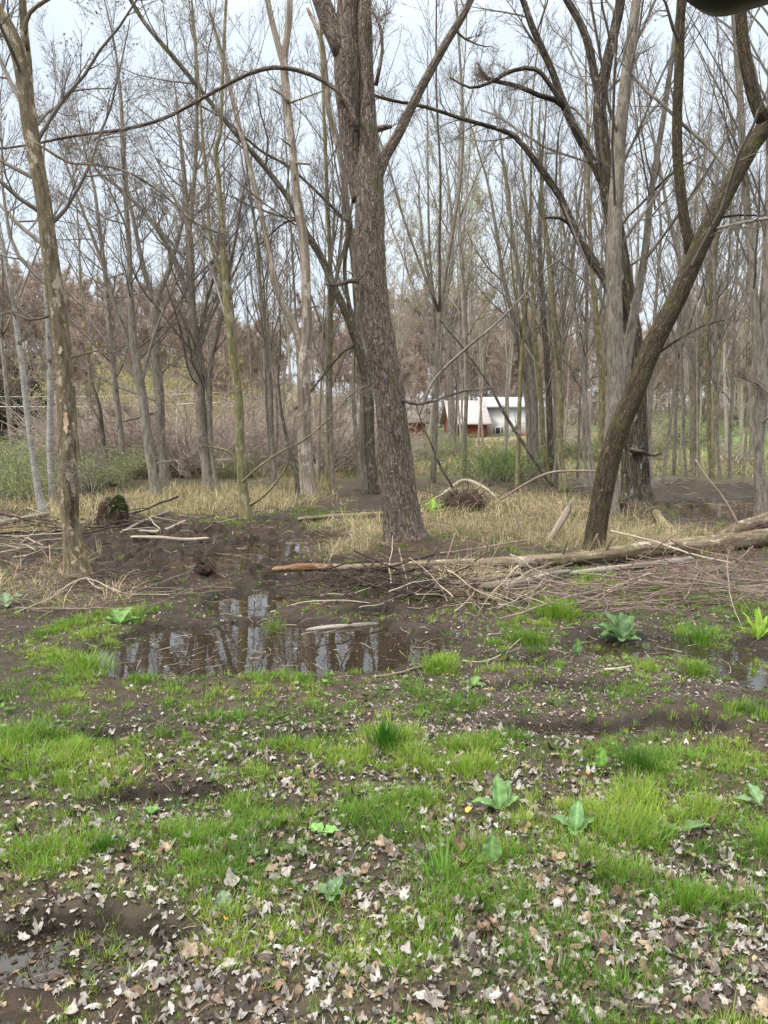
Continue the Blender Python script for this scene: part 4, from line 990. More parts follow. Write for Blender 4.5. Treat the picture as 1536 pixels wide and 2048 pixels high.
# ------------------------------------------------------------------ rear-view mirror at the top right
def rounded(w, h, r, n=10):
    out = []
    for cx, cz, a0 in ((w/2 - r, h/2 - r, 0), (-w/2 + r, h/2 - r, 90), (-w/2 + r, -h/2 + r, 180), (w/2 - r, -h/2 + r, 270)):
        for k in range(n + 1):
            a = radians(a0 + 90 * k / n); out.append((cx + r * math.cos(a), cz + r * math.sin(a)))
    return np.array(out)
def loft(rings, cap0=True, cap1=True):
    n = len(rings[0]); V = np.concatenate(rings); Q = []
    for i in range(len(rings) - 1):
        a = i * n + np.arange(n); b = a + n
        Q.append(np.stack([a, np.roll(a, -1), np.roll(b, -1), b], -1))
    T = []
    V = list(V)
    if cap0: V.append(rings[0].mean(0)); c = len(V) - 1; a = np.arange(n); T.append(np.stack([np.roll(a, -1), a, np.full(n, c)], -1))
    if cap1: V.append(rings[-1].mean(0)); c = len(V) - 1; a = (len(rings) - 1) * n + np.arange(n); T.append(np.stack([a, np.roll(a, -1), np.full(n, c)], -1))
    return np.array(V), np.concatenate(Q), (np.concatenate(T) if T else None)
M['mirror_shell'] = plain('dark blue black plastic', (.006, .008, .014), .35, .5, 0, 60, .2)
M['mirror_rim'] = plain('grey rubber rim', (.03, .034, .042), .45, .4, 0, 60, .2)
M['mirror_glass'] = plain('mirror glass', (.34, .36, .37), .06, .5, 1, 5, .05)
MW, MH, MD = .26, .074, .56
mc = spot(1772, -176, MD)
mroot = empty('rear_view_mirror', mc, 'dark rounded rear view mirror cut off by the top right edge of the photo', 'mirror')
mroot.rotation_euler = (radians(-24), radians(-7.5), radians(-20))
def ring(w, h, r, y): q = rounded(w, h, r); return np.stack([q[:, 0], np.full(len(q), y), q[:, 1]], 1)
V, Q, T = loft([ring(MW-.012, MH-.012, .024, -.010), ring(MW-.004, MH-.004, .028, -.0125), ring(MW, MH, .030, -.008), ring(MW, MH, .030, .004), ring(MW-.02, MH-.018, .024, .02), ring(MW-.08, MH-.05, .010, .030)], False, True)
g = Geo(); g.add(V, Q, T); g.obj('housing', [M['mirror_shell']], mroot)
V, Q, T = loft([ring(MW-.024, MH-.024, .018, -.0085), ring(MW-.0115, MH-.0115, .0245, -.0105)], False, False)
g = Geo(); g.add(V, Q, T); g.obj('rim', [M['mirror_rim']], mroot)
V, Q, T = loft([ring(MW-.023, MH-.023, .018, -.0087), ring(MW-.023, MH-.023, .018, -.004)], True, True)
g = Geo(); g.add(V, Q, T); g.obj('mirror_glass', [M['mirror_glass']], mroot, False)
P, R_ = smooth_path([(0, .02, .01), (.0, .06, .05), (.0, .10, .10)], [.008, .007, .012], .01)
V, Q, T, tc = tubes(P[None], R_[None], 12); g = Geo(); g.add(V, Q, T); g.obj('mount_arm', [M['mirror_shell']], mroot)

# ------------------------------------------------------------------ logs
def log(name, label, pts, mat, S=20, disp=None, ends=None, cat='log', group=None, seed=0, stubs=0):
    """pts: (px, ground py, diameter px, lift m)"""
    P, R = [], []
    for q in pts:
        D = ground_depth(q[1]); p = spot(q[0], q[1], D); rad = q[2] / 2 / F * math.hypot(D, CAMH) * .84
        P.append((p[0], D, (rad * .35 if name == 'floating_log' else max(H1(p[0], D), 0) + rad * .75) + (q[3] if len(q) > 3 else 0))); R.append(rad)
    p, r = smooth_path(P, R, .04)
    need = np.maximum(height(p[:, 0], p[:, 1]) + r * .35 - p[:, 2], 0)
    k = 25; need = np.array([need[max(0, i - k):i + k + 1].max() for i in range(len(need))]); need = np.convolve(np.pad(need, k, 'edge'), np.ones(2 * k + 1) / (2 * k + 1), 'valid')
    if name != 'floating_log': p[:, 2] += need
    base = p[len(p) // 2]
    root = empty(name, base, label, cat, group)
    def dd(RR, th, seg, PP):
        sz = seg[:, :, None] + 0 * RR; c, s = np.cos(th) + 0 * RR, np.sin(th) + 0 * RR
        q = RR * (1 + .10 * noise(c * 2, s * 2, sz * 2 + seed, seed=45) + .06 * noise(c * 6, s * 6, sz * 9, seed=46))
        e = np.minimum(seg, seg[:, -1:] - seg)[:, :, None]
        jag = .25 * noise(c * 4, s * 4, sz * 30, seed=47)
        return q * np.clip(.55 + e / .10 + jag * (e < .12), .3, 1)
    g = Geo(); V, Q, T, tc = tubes(p[None], r[None], S, dd); g.add(V, Q, T, None, tc)
    g.obj('log_body', [M[mat]], root, off=base)
    rr = np.random.default_rng(seed)
    for k in range(stubs):
        i = rr.integers(4, len(p) - 4); d = norm(np.array([rr.normal() * .5, -abs(rr.normal()) * .3, 1.]))
        L = rr.uniform(.06, .25); q = p[i] + d * np.linspace(0, 1, 5)[:, None] * (L + r[i])
        V, Q, T, tc = tubes(q[None], (r[i] * .28 * (1 - .5 * np.linspace(0, 1, 5)))[None], 7); g = Geo(); g.add(V, Q, T, None, tc)
        g.obj('branch_stub', [M[mat]], root, off=base)
    return root, p, r
LG, pl, rl = log('fallen_log', 'longest fallen log, running from the pond to the right edge before the leaning trunk', [(660,1164,20,.03),(740,1160,22,.04),(850,1156,25,.04),(960,1152,26,.04),(1080,1146,28,.04),(1200,1136,32,.04),(1310,1123,36,.04),(1420,1112,38,.04),(1560,1098,42,.04)], 'bark_log', 28, seed=1, stubs=4)
g = Geo(); p, r_ = smooth_path([tuple(pl[0] + (pl[0] - pl[8]) * 2.0 + np.array([0, 0, -.03])), tuple(pl[0] + (pl[0] - pl[8]) * 1.0), tuple(pl[2])], [rl[0] * .72, rl[0] * .9, rl[0] * .93], .02)
V, Q, T, tc = tubes(p[None], r_[None], 20, lambda RR, th, seg, PP: RR * (1 + .25 * noise(np.cos(th) * 3 + 0 * RR, np.sin(th) * 3 + 0 * RR, seg[:, :, None] * 7 + 0 * RR, seed=3)) * np.clip(.4 + seg / .1, .3, 1)[:, :, None])
g.add(V, Q, T, None, tc); o = g.obj('rotten_end', [M['wood_rot']], LG, off=LG.location); o['label'] = 'broken orange brown rotten end'
log('fallen_log', 'thinner log lying in front of the long log at the right', [(1140,1160,13),(1200,1155,15),(1290,1146,16),(1385,1135,17)], 'wood_weather', 16, seed=2, stubs=1)
log('fallen_log', 'bark covered log end above the long log at the right edge', [(1425,1098,20,.02),(1470,1080,27,.05),(1520,1063,30,.05),(1600,1045,32,.05)], 'bark_log', 20, seed=3)
log('split_log', 'silvery split log half buried in brush before the long log', [(962,1200,17,.03),(1010,1195,22,.04),(1060,1187,22,.05),(1105,1172,14,.05),(1140,1162,10,.04)], 'wood_weather', 18, seed=4, stubs=1)
log('split_log', 'dark lower half of the split log lying under it', [(990,1212,12),(1040,1208,15),(1110,1196,10)], 'bark_dark', 14, seed=14)
log('floating_log', 'weathered piece of log lying in the near pond', [(612,1262,9),(650,1258,13),(700,1254,13),(758,1248,8)], 'wood_weather', 14, seed=5)
log('fallen_log', 'yellow mossy log lying across the back of the clearing', [(595,1050,9),(650,1048,12),(710,1044,13),(790,1037,13)], 'bark_olive', 14, seed=6)
log('fallen_log', 'straight pale log lying on the mud left of the clearing', [(262,1094,7),(320,1094,9),(370,1092,9),(418,1091,7)], 'stick_pale', 12, seed=7)
log('fallen_log', 'pale log end low in the woodpile behind the scarred tree', [(280,1078,7),(320,1073,8),(372,1064,7)], 'stick_pale', 12, seed=8)
log('fallen_log', 'thick pale log across the woodpile at the left edge', [(-60,1072,14,.05),(20,1066,15,.08),(100,1056,12,.05)], 'wood_weather', 14, seed=9)
log('fallen_log', 'second thick log under the pile at the left edge', [(-40,1084,12),(50,1078,12),(118,1072,9)], 'bark_log', 14, seed=10)
log('fallen_log', 'dark log between the scarred tree and the mossy root', [(160,1062,14),(195,1058,16),(218,1056,14)], 'bark_dark', 14, seed=11)
log('fallen_log', 'slim log leaning on the brush heap right of the mossy root', [(240,1073,6),(290,1060,8,.1),(340,1050,7,.2)], 'wood_weather', 12, seed=12)
log('fallen_log', 'mossy log chunk lying below the furrowed old tree', [(1312,1040,22),(1322,1055,22),(1336,1070,18)], 'bark_olive', 16, seed=13)
log('fallen_log', 'very pale far log lying in the green shrubs at the left', [(163,975,4),(200,972,5),(240,969,4)], 'wood_peel', 8, seed=15)
log('fallen_log', 'pale crooked branch arching over the dark root mound', [(850,1020,7),(885,1012,8,.15),(925,1002,8,.35),(965,1008,8,.25),(1000,1018,6)], 'stick_pale', 10, seed=16)
# splintered stump pieces standing in the straw
def splinter(label, pts, D, mat, name='splintered_stump'):
    p, r = px_stem(pts, D, 0, 1, 3, step=.03); base = p[0]
    root = empty(name, base, label, 'stump')
    def dd(RR, th, seg, PP):
        e = (seg[:, -1:] - seg)[:, :, None]; c, s = np.cos(th) + 0 * RR, np.sin(th) + 0 * RR
        return RR * (1 + .25 * noise(c * 3, s * 3, seg[:, :, None] * 2, seed=9)) * np.clip(e / .12 + .5 * noise(c * 5, s * 5, seg[:, :, None] * 25, seed=8), .05, 1)
    g = Geo(); V, Q, T, tc = tubes(p[None], r[None], 18, dd); g.add(V, Q, T, None, tc); g.obj('stem', [M[mat]], root, off=base)
    g = Geo(); rr = np.random.default_rng(len(label))
    for k in range(5):
        i = int(len(p) * rr.uniform(.5, .85)); q = p[i] + (p[-1] - p[i]) * np.linspace(0, 1.25, 5)[:, None] + np.array([rr.normal() * r[i] * .8, rr.normal() * .01, 0])
        V, Q, T, tc = tubes(q[None], (r[i] * .25 * (1 - .9 * np.linspace(0, 1, 5)))[None], 4); g.add(V, Q, T, None, tc)
    g.obj('splinters', [M[mat]], root, off=base)
splinter('pale splintered stump leaning right in the straw', [(1093,1092,14),(1112,1060,15),(1130,1030,15),(1142,1004,10)], ground_depth(1090), 'stick_pale')
splinter('thin pale broken stake leaning left of the splintered stump', [(1052,1080,9),(1042,1055,8),(1032,1030,6)], ground_depth(1082), 'stick_pale', 'broken_stake')
splinter('short pale stake standing by the mossy log', [(668,1052,9),(667,1040,9),(666,1026,8)], ground_depth(1050), 'stick_pale', 'broken_stake')
splinter('jagged dark root stub at the left end of the split log', [(962,1206,18),(952,1190,20),(945,1172,15),(955,1160,6)], ground_depth(1206), 'stick_dark')
splinter('dark snag poking out of the mud beside the middle puddle', [(428,1092,8),(430,1080,7),(427,1070,6)], ground_depth(1092), 'bark_grey', 'broken_stake')

# mossy upturned root
def root_clump(label, px, py, w, h, seed, moss):
    D = ground_depth(py); x = spot(px, py, D)[0]; z = H1(x, D); r = np.random.default_rng(seed)
    root = empty('upturned_root', (x, D, z), label, 'root')
    nu, nv = 48, 30; u = np.linspace(0, 2 * np.pi, nu, endpoint=False); v = np.linspace(.02, np.pi * .62, nv); U, Vv = np.meshgrid(u, v)
    a = np.sin(Vv) * np.cos(U); b = np.sin(Vv) * np.sin(U); c = np.cos(Vv)
    rad = 1 + .45 * fbm((a * 2 + seed).ravel(), (b * 2).ravel(), (c * 2).ravel(), oct=4, seed=seed).reshape(a.shape)
    V = np.stack([a * rad * w, b * rad * w * .6, (c * rad + .25) * h * .8], -1).reshape(-1, 3)
    idx = np.arange(nu * nv).reshape(nv, nu); A = idx[:-1]; B = idx[1:]
    Q = np.stack([A, B, np.roll(B, -1, 1), np.roll(A, -1, 1)], -1).reshape(-1, 4)
    g = Geo(); g.add(V, Q, None, None, V * 1.0); g.obj('root_mass', [M['hole']], root)
    n = 60; i = r.integers(len(V) // 2, size=n); d = norm(V[i] * np.array([1, 1, .6]) + r.normal(size=(n, 3)) * .3)
    P = np.zeros((n, 6, 3)); P[:, 0] = V[i] * .8
    for k in range(1, 6): d = norm(d + r.normal(size=d.shape) * .3 - np.array([0, 0, .12])); P[:, k] = P[:, k - 1] + d * (r.uniform(.4, 1, n) * w * .28)[:, None]
    R = .014 * (1 - .8 * np.linspace(0, 1, 6)) * r.uniform(.4, 1.2, (n, 1)); Vt, Qt, T, tc = tubes(P, R, 5, cap=False)
    g = Geo(); g.add(Vt, Qt, None, None, tc); g.obj('rootlets', [M['stick_dark' if not moss else 'stick']], root)
    if moss:
        m = V[r.integers(len(V) * 2 // 3, size=4600)]; m = m[m[:, 0] > -.35 * w] + r.normal(size=(1, 3)) * 0
        Vq, Qq = leaf_quads(m + r.normal(size=m.shape) * .012, .02, r, .3); g = Geo()
        g.add(Vq, Qq, None, np.repeat(np.array([[.055, .11, .02]]) * r.uniform(.5, 1.6, (len(m), 1)), 4, 0)); g.obj('moss', [M['foliage']], root)
    return root
root_clump('dark upturned root clump with green moss, right of the scarred tree', 228, 1058, .24, .44, 3, True)
root_clump('dark tangled root mound between the central and the leaning trunk', 925, 1030, .45, .32, 4, False)
root_clump('small dark clod of roots in the middle puddle', 408, 1166, .11, .10, 5, False)
root_clump('dark root ball at the foot of the furrowed old tree', 1225, 1036, .3, .22, 6, False)

# ------------------------------------------------------------------ sticks: brush heaps and single branches
def stick_mesh(seed, L, r0, mat, twn=3):
    r = np.random.default_rng(seed); n = 12; s = np.linspace(0, 1, n)
    P = np.stack([(s - .5) * L, .05 * L * noise(s * 2.5 + seed, s * 0, seed=3), .045 * L * noise(s * 2.5 + seed, s * 0 + 3, seed=4)], 1) + r.normal(size=(n, 3)) * .004 * L
    R = r0 * (1 - .7 * s)
    g = Geo(); V, Q, T, tc = tubes(P[None], R[None], 6); g.add(V, Q, T, None, tc)
    if twn:
        P2, R2 = grow(P[None], R[None], twn, .25, .9, 38, .35, .55, 6, .05, .12, r); V, Q, T, tc = tubes(P2, R2, 4); g.add(V, Q, T, None, tc)
    return g.mesh('stick', [M[mat]])
STK = {k: [stick_mesh(i * 7 + j, L, rr, m, tw) for j, (L, rr, tw) in enumerate(spec)] for i, (k, m, spec) in enumerate([
  ('red', 'stick_red', [(1.3, .006, 6), (1.0, .005, 5), (.8, .005, 4)]),
  ('brush', 'stick', [(1.5, .008, 4), (1.1, .006, 5), (1.9, .009, 3), (.9, .005, 3), (1.3, .006, 6)]),
  ('pale', 'stick_pale', [(.9, .010, 1), (.6, .008, 0), (1.2, .011, 2), (.4, .007, 0)]),
  ('dark', 'stick_dark', [(.9, .012, 2), (.6, .009, 1), (1.2, .014, 3), (.4, .008, 0)])])}
def near(px, py, marks):
    return min(marks, key=lambda m: (m[0] - px) ** 2 + ((m[1] - py) * 1.6) ** 2)[2]
STM = [(1040,1190,'beside the split log'),(1160,1200,'left of the large dock plant'),(1260,1215,'above the large dock plant'),(1400,1215,'above the right grass tufts'),(1510,1210,'by the right edge, below the logs'),
 (1400,1130,'against the right half of the long log'),(1260,1150,'under the leaning trunk and long log'),(1500,1130,'by the right edge, against the logs'),(1350,1050,'near the mossy log chunk'),(1250,1050,'right of the leaning trunk foot'),
 (1480,1050,'before the pale forked trunk'),(800,1190,'under the hanging forked twig'),(700,1185,'under the left end of the long log'),(880,1200,'right of the hanging forked twig'),(950,1215,'before the jagged root stub'),
 (30,1070,'at the left edge woodpile'),(130,1075,'left of the scarred tree'),(200,1065,'between scarred tree and mossy root'),(300,1062,'right of the mossy root'),(380,1060,'at the right end of the woodpile'),
 (60,1180,'left of the gnawed tree base'),(200,1200,'below the gnawed tree base'),(80,1240,'above the tall left tussock'),(340,1200,'on the mud above the pond'),(300,1130,'right of the gnawed tree base'),(500,1120,'beside the middle puddle'),
 (650,1110,'left of the central trunk foot'),(640,1200,'at the upper pond bank'),(1400,1000,'in the muddy pool'),(930,1060,'before the dark root mound'),(1060,1050,'beside the splintered stump'),(850,1070,'right of the central trunk foot'),(920,1015,'on the dark root mound'),(1080,985,'at the foot of the grove')]
LFM = [(100,1700,'at the left edge'),(210,1735,'by the dark round tussock'),(60,1850,'at the lower left edge'),(120,1980,'in the bottom left corner'),(300,1652,'by the small green sprig'),(340,1990,'at the bottom, left of centre'),
 (452,1852,'by the grey green oval leaves'),(500,1700,'left of the rounded light green leaves'),(642,1695,'by the rounded light green leaves'),(662,1822,'by the rosette of dull green leaves'),(600,1980,'at the bottom, near the centre'),
 (800,1700,'above the tall arching blades'),(870,1820,'by the tall arching blades'),(820,1980,'at the bottom, right below the arching blades'),(983,1790,'by the broad pointed leaf'),(1000,1660,'by the tall light green dock leaves'),
 (1000,1900,'below the broad pointed leaf'),(1050,2010,'at the bottom, right of centre'),(1155,1790,'by the small oval leaf'),(1150,1690,'by the pointed dock leaves'),(1200,1900,'below the small oval leaf'),(1250,2010,'at the bottom right'),
 (1360,1700,'by the long arching dock leaf'),(1370,1850,'by the fresh tussock'),(1480,1760,'at the right edge'),(1480,1900,'at the lower right edge'),(1480,2020,'in the bottom right corner'),(1340,1950,'by the gnarled root')]
def pile(kind, zones, n, name, lab, group, lift=(0, .25), pitch=(-.1, .35), yaw=None, sc=(.6, 1.2), seed=0, cat='stick'):
    r = np.random.default_rng(500 + seed)
    for i in range(n):
        px, py, rx, ry = zones[r.integers(len(zones))]
        a, q = r.uniform(0, 6.28), math.sqrt(r.random())
        px, py = px + rx * q * math.cos(a), py + ry * q * math.sin(a)
        D = ground_depth(py); x = spot(px, py, D)[0]
        me = STK[kind][r.integers(len(STK[kind]))]
        o = bpy.data.objects.new(name, me); COL.objects.link(o)
        s = r.uniform(*sc)
        th = r.uniform(*pitch)
        o.location = (x, D, max(H1(x, D), 0) + .01 + r.uniform(*lift) * r.random() + abs(math.sin(th)) * .35 * s)
        o.rotation_euler = (r.uniform(0, 6.28) if abs(th) < .05 else 0, -th if r.random() < .5 else th, (r.normal() * .75 + (yaw or 0)) + (math.pi if r.random() < .5 else 0)); o.scale = (s, s, s)
        tag(o, '%s, %s' % (lab, near(px, py, STM)), cat, group)
pile('brush', [(1400,1205,150,32),(1250,1215,130,25),(1480,1190,90,40),(1130,1210,110,22),(1430,1170,120,25)], 105, 'brush_stick', 'thin pinkish brown brush stick', 'sticks of the right brush heap', (0, .22), (-.12, .22), .22, seed=1)
pile('red', [(1430,1180,120,50),(1300,1200,110,35),(1480,1120,60,40)], 60, 'brush_stick', 'reddish brown forked brush stick', 'reddish sticks of the right brush heap', (0, .3), (-.3, .7), .6, (.5, 1.0), seed=12)
pile('red', [(1360,1050,160,30),(1470,1060,80,30)], 34, 'upright_twig', 'thin bare twig standing upright', 'twigs standing behind the long log', (0, .1), (.5, 1.3), 0, (.4, .8), seed=2)
pile('dark', [(800,1195,100,26),(700,1188,70,18),(880,1205,80,22)], 84, 'dark_stick', 'dark wet heaped stick', 'dark sticks under the long log', (0, .18), (-.3, .3), 0, (.5, 1.1), seed=3)
pile('dark', [(930,1022,90,26),(1080,985,90,10)], 44, 'dark_stick', 'dark twiggy brush stick', 'dark brush on the root mound', (0, .15), (-.3, .7), .2, (.4, .9), seed=13)
pile('pale', [(820,1195,120,30),(940,1215,80,25),(1030,1215,80,20)], 26, 'pale_stick', 'pale fallen stick', 'pale sticks beside the pond', (0, .2), (-.3, .5), 0, (.5, 1.0), seed=4)
pile('brush', [(920,1200,90,35),(1010,1205,90,25)], 40, 'brush_stick', 'thin tangled brown twig', 'twigs around the split log', (0, .25), (-.3, .9), .8, (.35, .8), seed=9)
pile('dark', [(120,1070,120,14),(300,1062,90,12)], 44, 'dark_stick', 'dark woodpile branch', 'dark branches of the left woodpile', (0, .25), (-.25, .3), 0, (.6, 1.5), seed=5)
pile('pale', [(60,1066,120,16),(330,1060,80,10),(60,1110,100,20)], 30, 'pale_stick', 'pale woodpile branch', 'pale branches of the left woodpile', (0, .25), (-.15, .3), 0, (.6, 1.5), seed=6)
pile('brush', [(120,1180,150,30),(80,1230,100,30),(330,1200,150,20)], 30, 'brush_stick', 'long thin fallen stem', 'thin stems on the left mud', (0, .06), (-.03, .12), .3, (.5, .9), seed=7)
pile('dark', [(560,1110,200,40),(300,1130,200,40),(1400,1000,120,20),(640,1200,60,20)], 34, 'dark_stick', 'small dark trodden stick', 'small sticks in the mud', (0, .02), (-.1, .15), 0, (.3, .6), seed=8)
pile('brush', [(950,1060,140,30),(1050,1040,120,30)], 24, 'brush_stick', 'thin brown stem in the straw', 'stems in the straw patch', (0, .15), (-.1, .5), .1, (.5, .9), seed=10)

def gstick(label, pts, mat='stick_pale', name='fallen_branch', sub=0):
    """stick lying on the ground through photo points (px, py, width px, lift m)"""
    P, R = [], []
    for q in pts:
        D = ground_depth(q[1]); p = spot(q[0], q[1], D); rad = q[2] / 2 / F * D * .72
        P.append((p[0], D, max(H1(p[0], D), 0) + rad * 1.1 + (q[3] if len(q) > 3 else .008))); R.append(rad)
    p, r = smooth_path(P, R, .03)
    s = np.arange(len(p)) * .03
    p = p + np.stack([0 * s, noise(s * 9, s * 0, seed=3) * .01, np.abs(noise(s * 7, s * 0 + 3, seed=4)) * .006], 1)
    base = p[0].copy()
    V, Q, T, tc = tubes(p[None], r[None], 8); g = Geo(); g.add(V, Q, T, None, tc)
    if sub:
        rr = np.random.default_rng(sub); P2, R2 = grow(p[None, ::3], r[None, ::3], sub, .2, .95, 40, .2, .55, 5, .1, .15, rr); V, Q, T, tc = tubes(P2, R2, 5); g.add(V, Q, T, None, tc)
    o = g.obj(name, [M[mat]], None, True, base); o.location = base; tag(o, label, 'branch'); return o
gstick('crooked pale branch lying on the mud between grass tufts, above the leaf litter', [(925,1342,5),(965,1330,5),(1000,1318,4),(1040,1300,4,.03)], sub=2)
gstick('thin dark branch beside the near pond edge', [(745,1375,5),(790,1366,6),(835,1352,6),(866,1344,4)], 'stick')
gstick('short thick pale stick on the leafy mud', [(1208,1360,9),(1235,1355,9),(1262,1346,6)])
gstick('pale forked twig hanging from the long log down into the pond', [(798,1140,4,.2),(803,1165,4.5,.13),(813,1190,4,.07),(817,1225,3)], 'stick', sub=2)
gstick('brown branch pointing out of the brush heap towards the dock plant', [(1140,1226,7),(1190,1212,8),(1235,1196,8,.05),(1300,1180,6,.12)], 'stick')
gstick('long pale stem arching from the brush heap down to the right grass', [(1450,1180,3,.3),(1453,1210,3.5,.2),(1462,1240,3,.1),(1485,1275,2)], 'stick')
gstick('pale gnarled root lying in the leaf litter near the bottom right', [(1340,1895,3),(1390,1900,4),(1440,1880,3)], 'stick_dark')
gstick('long pale branch running over the long log at the right', [(1220,1120,6,.3),(1300,1140,6,.28),(1380,1155,5,.2),(1460,1165,4,.15)])
gstick('pale twig lying across the near pond', [(540,1228,4),(600,1222,4),(680,1218,5),(740,1219,3)])
gstick('thin pale reed stem bent over the left mud', [(30,1245,4),(100,1215,4,.03),(170,1190,4,.06),(250,1205,3,.03),(340,1202,3)], 'stick_pale')
gstick('thin curved stick on the mud right of the gnawed tree base', [(176,1178,4),(200,1192,4),(220,1190,3)], 'stick_pale')
gstick('black wet branch lying in the puddle at the bottom left', [(52,1930,7),(62,1955,6),(85,1968,5),(110,1960,3)], 'stick_dark')
gstick('slim brown branch lying before the long log left of the leaning trunk', [(880,1118,5),(950,1112,5,.03),(1020,1104,5,.05),(1080,1088,3,.04)], 'stick')

# ------------------------------------------------------------------ grass, straw, litter
def blades(x, y, z, h, w, lean, az, K=3, curl=.6):
    """arched blades: K segments"""
    n = len(x); s = np.linspace(0, 1, K + 1)
    dx, dy = np.cos(az), np.sin(az)
    rot = az + np.pi / 2 + rng.normal(size=n) * .5
    V = []
    for k in range(K + 1):
        t = s[k]; hor = h * lean * (t ** 1.7); ver = h * (t - curl * lean * .5 * t * t)
        cx, cy, cz = x + dx * hor, y + dy * hor, z + np.maximum(ver, .002)
        ww = w * (1 - t) ** .6 * (1 if k else .8) / 2
        if k == K: V.append(np.stack([cx, cy, cz], -1)[:, None]); break
        V.append(np.stack([np.stack([cx - np.cos(rot) * ww, cy - np.sin(rot) * ww, cz], -1), np.stack([cx + np.cos(rot) * ww, cy + np.sin(rot) * ww, cz], -1)], 1))
    V = np.concatenate(V, 1); m = V.shape[1]
    b = (np.arange(n) * m)[:, None]
    Q = np.concatenate([b + np.array([2*k, 2*k+1, 2*k+3, 2*k+2]) for k in range(K - 1)]) if K > 1 else None
    T = b + np.array([2*(K-1), 2*(K-1)+1, 2*K])
    return V.reshape(-1, 3), Q, T, m
def in_view(x, y, m=1.12): return np.abs(x) < (768 * m / F) * np.hypot(y, 1.2) + .15
def sample(n, y0, y1, r, xm=None):
    y = np.sqrt(r.uniform(y0 ** 2, y1 ** 2, n)); x = r.uniform(-1, 1, n) * (768 * 1.15 / F) * np.hypot(y, 1.0)
    return x, y
def dens(lst, x, y): return zone(lst, x, y, .45 * fbm(x * 2.6, y * 2.6, oct=3, seed=71), .4)

def grass_field(name, label, y0, y1, ntuft, nb, hh, ww, seed):
    r = np.random.default_rng(seed)
    x, y = sample(ntuft, y0, y1, r)
    d = dens(GRASS, x, y) ** 1.1 * (.03 + (.12 + .95 * sstep(-.10, .28, fbm(x * 6.5, y * 6.5, oct=2, seed=83))) * (.35 + .65 * sstep(-.3, .25, fbm(x * 2.4, y * 2.4, oct=2, seed=80)))) + .08; d = d * (1 - .6 * dens(MUD, x, y) * (dens(GRASS, x, y) < .35))
    k = r.random(ntuft) < d; x, y, d = x[k], y[k], d[k]
    z = height(x, y); k = z > -.012; x, y, z, d = x[k], y[k], z[k], d[k]
    n = len(x); cnt = nb
    sz = (.55 + .75 * r.random(n)) * (.65 + .5 * np.clip(d, 0, 1.2)); lush = noise(x * .9, y * .9, seed=90)
    tx = np.repeat(x, cnt) ; ty = np.repeat(y, cnt)
    a = r.uniform(0, 6.28, n * cnt); q = np.abs(r.normal(size=n * cnt)) * .030 * np.repeat(sz, cnt)
    bx, by = tx + q * np.cos(a), ty + q * np.sin(a); bz = np.repeat(z, cnt) - .004
    h = hh * np.repeat(sz * (1 + .35 * lush), cnt) * r.uniform(.45, 1.15, n * cnt)
    lean = np.clip(np.abs(r.normal(size=n * cnt)) * .42 + q * 6, .05, 1.1); az = a + r.normal(size=n * cnt) * .5
    V, Q, T, m = blades(bx, by, bz, h, ww * r.uniform(.6, 1.3, n * cnt), lean, az, 3)
    c1, c2, c3 = np.array([.17, .335, .032]), np.array([.32, .45, .06]), np.array([.08, .19, .025])
    u = np.clip(.5 + .55 * noise(x * 2.1, y * 2.1, seed=91) + r.normal(size=n) * .22, 0, 1)[:, None]
    base = np.where(u < .5, c3 + (c1 - c3) * u * 2, c1 + (c2 - c1) * (u - .5) * 2)
    c = np.repeat(base, cnt, 0) * r.uniform(.75, 1.25, (n * cnt, 1))
    dead = r.random(n * cnt) < .13; c[dead] = np.array([.36, .29, .15]) * r.uniform(.6, 1.1, (dead.sum(), 1))
    g = Geo(); g.add(V, Q, T, np.repeat(c, m, 0)); o = g.obj(name, [M['grass']]); tag(o, label, 'grass', kind='stuff')
    return len(c)
nb = 0
nb += grass_field('grass', 'fresh green grass among the dead leaves in the foreground', 1.75, 4.2, 15000, 26, .055, .0032, 1)
nb += grass_field('grass', 'green grass tufts on the wet ground before the pond', 4.1, 8.2, 30000, 21, .062, .0045, 2)
nb += grass_field('grass', 'grass patches around the logs and the island of the clearing', 8.1, 15.5, 15000, 13, .09, .008, 3)
print('blades', nb)

def straw_field(name, label, y0, y1, n0, cnt, hh, ww, seed, lst=STRAW, green=.12, ymul=1.):
    r = np.random.default_rng(seed); x, y = sample(n0, y0, y1, r)
    d = dens(lst, x, y) if lst is not None else np.full(n0, .8)
    k = r.random(n0) < d; x, y = x[k], y[k]; z = height(x, y); k = z > -.01; x, y, z = x[k], y[k], z[k]; n = len(x)
    green = green + .12
    a = r.uniform(0, 6.28, n * cnt); q = np.abs(r.normal(size=n * cnt)) * .06
    h = hh * np.repeat(r.uniform(.4, 1.2, n), cnt) * r.uniform(.4, 1.1, n * cnt)
    lean = np.clip(np.abs(r.normal(size=n * cnt)) * 1.7, .1, 3.2)
    V, Q, T, m = blades(np.repeat(x, cnt) + q * np.cos(a), np.repeat(y, cnt) + q * np.sin(a), np.repeat(z, cnt) - .004, h, ww * r.uniform(.6, 1.2, n * cnt), lean, a, 3, .75)
    c = np.array([.72, .57, .37]) * r.uniform(.4, 1.25, (n * cnt, 1)); gmask = r.random(n * cnt) < green; c[gmask] = np.array([.14, .20, .05]) * r.uniform(.7, 1.4, (gmask.sum(), 1))
    g = Geo(); g.add(V, Q, T, np.repeat(c, m, 0)); o = g.obj(name, [M['straw']]); tag(o, label, 'dead grass', kind='stuff')
straw_field('dead_grass', 'tan dead grass lying in tangles around the logs and trunks', 6.5, 13, 7500, 14, .30, .006, 11)
straw_field('dead_grass', 'tan dead grass band along the back of the clearing', 13, 24, 11000, 12, .40, .011, 12, green=.2)
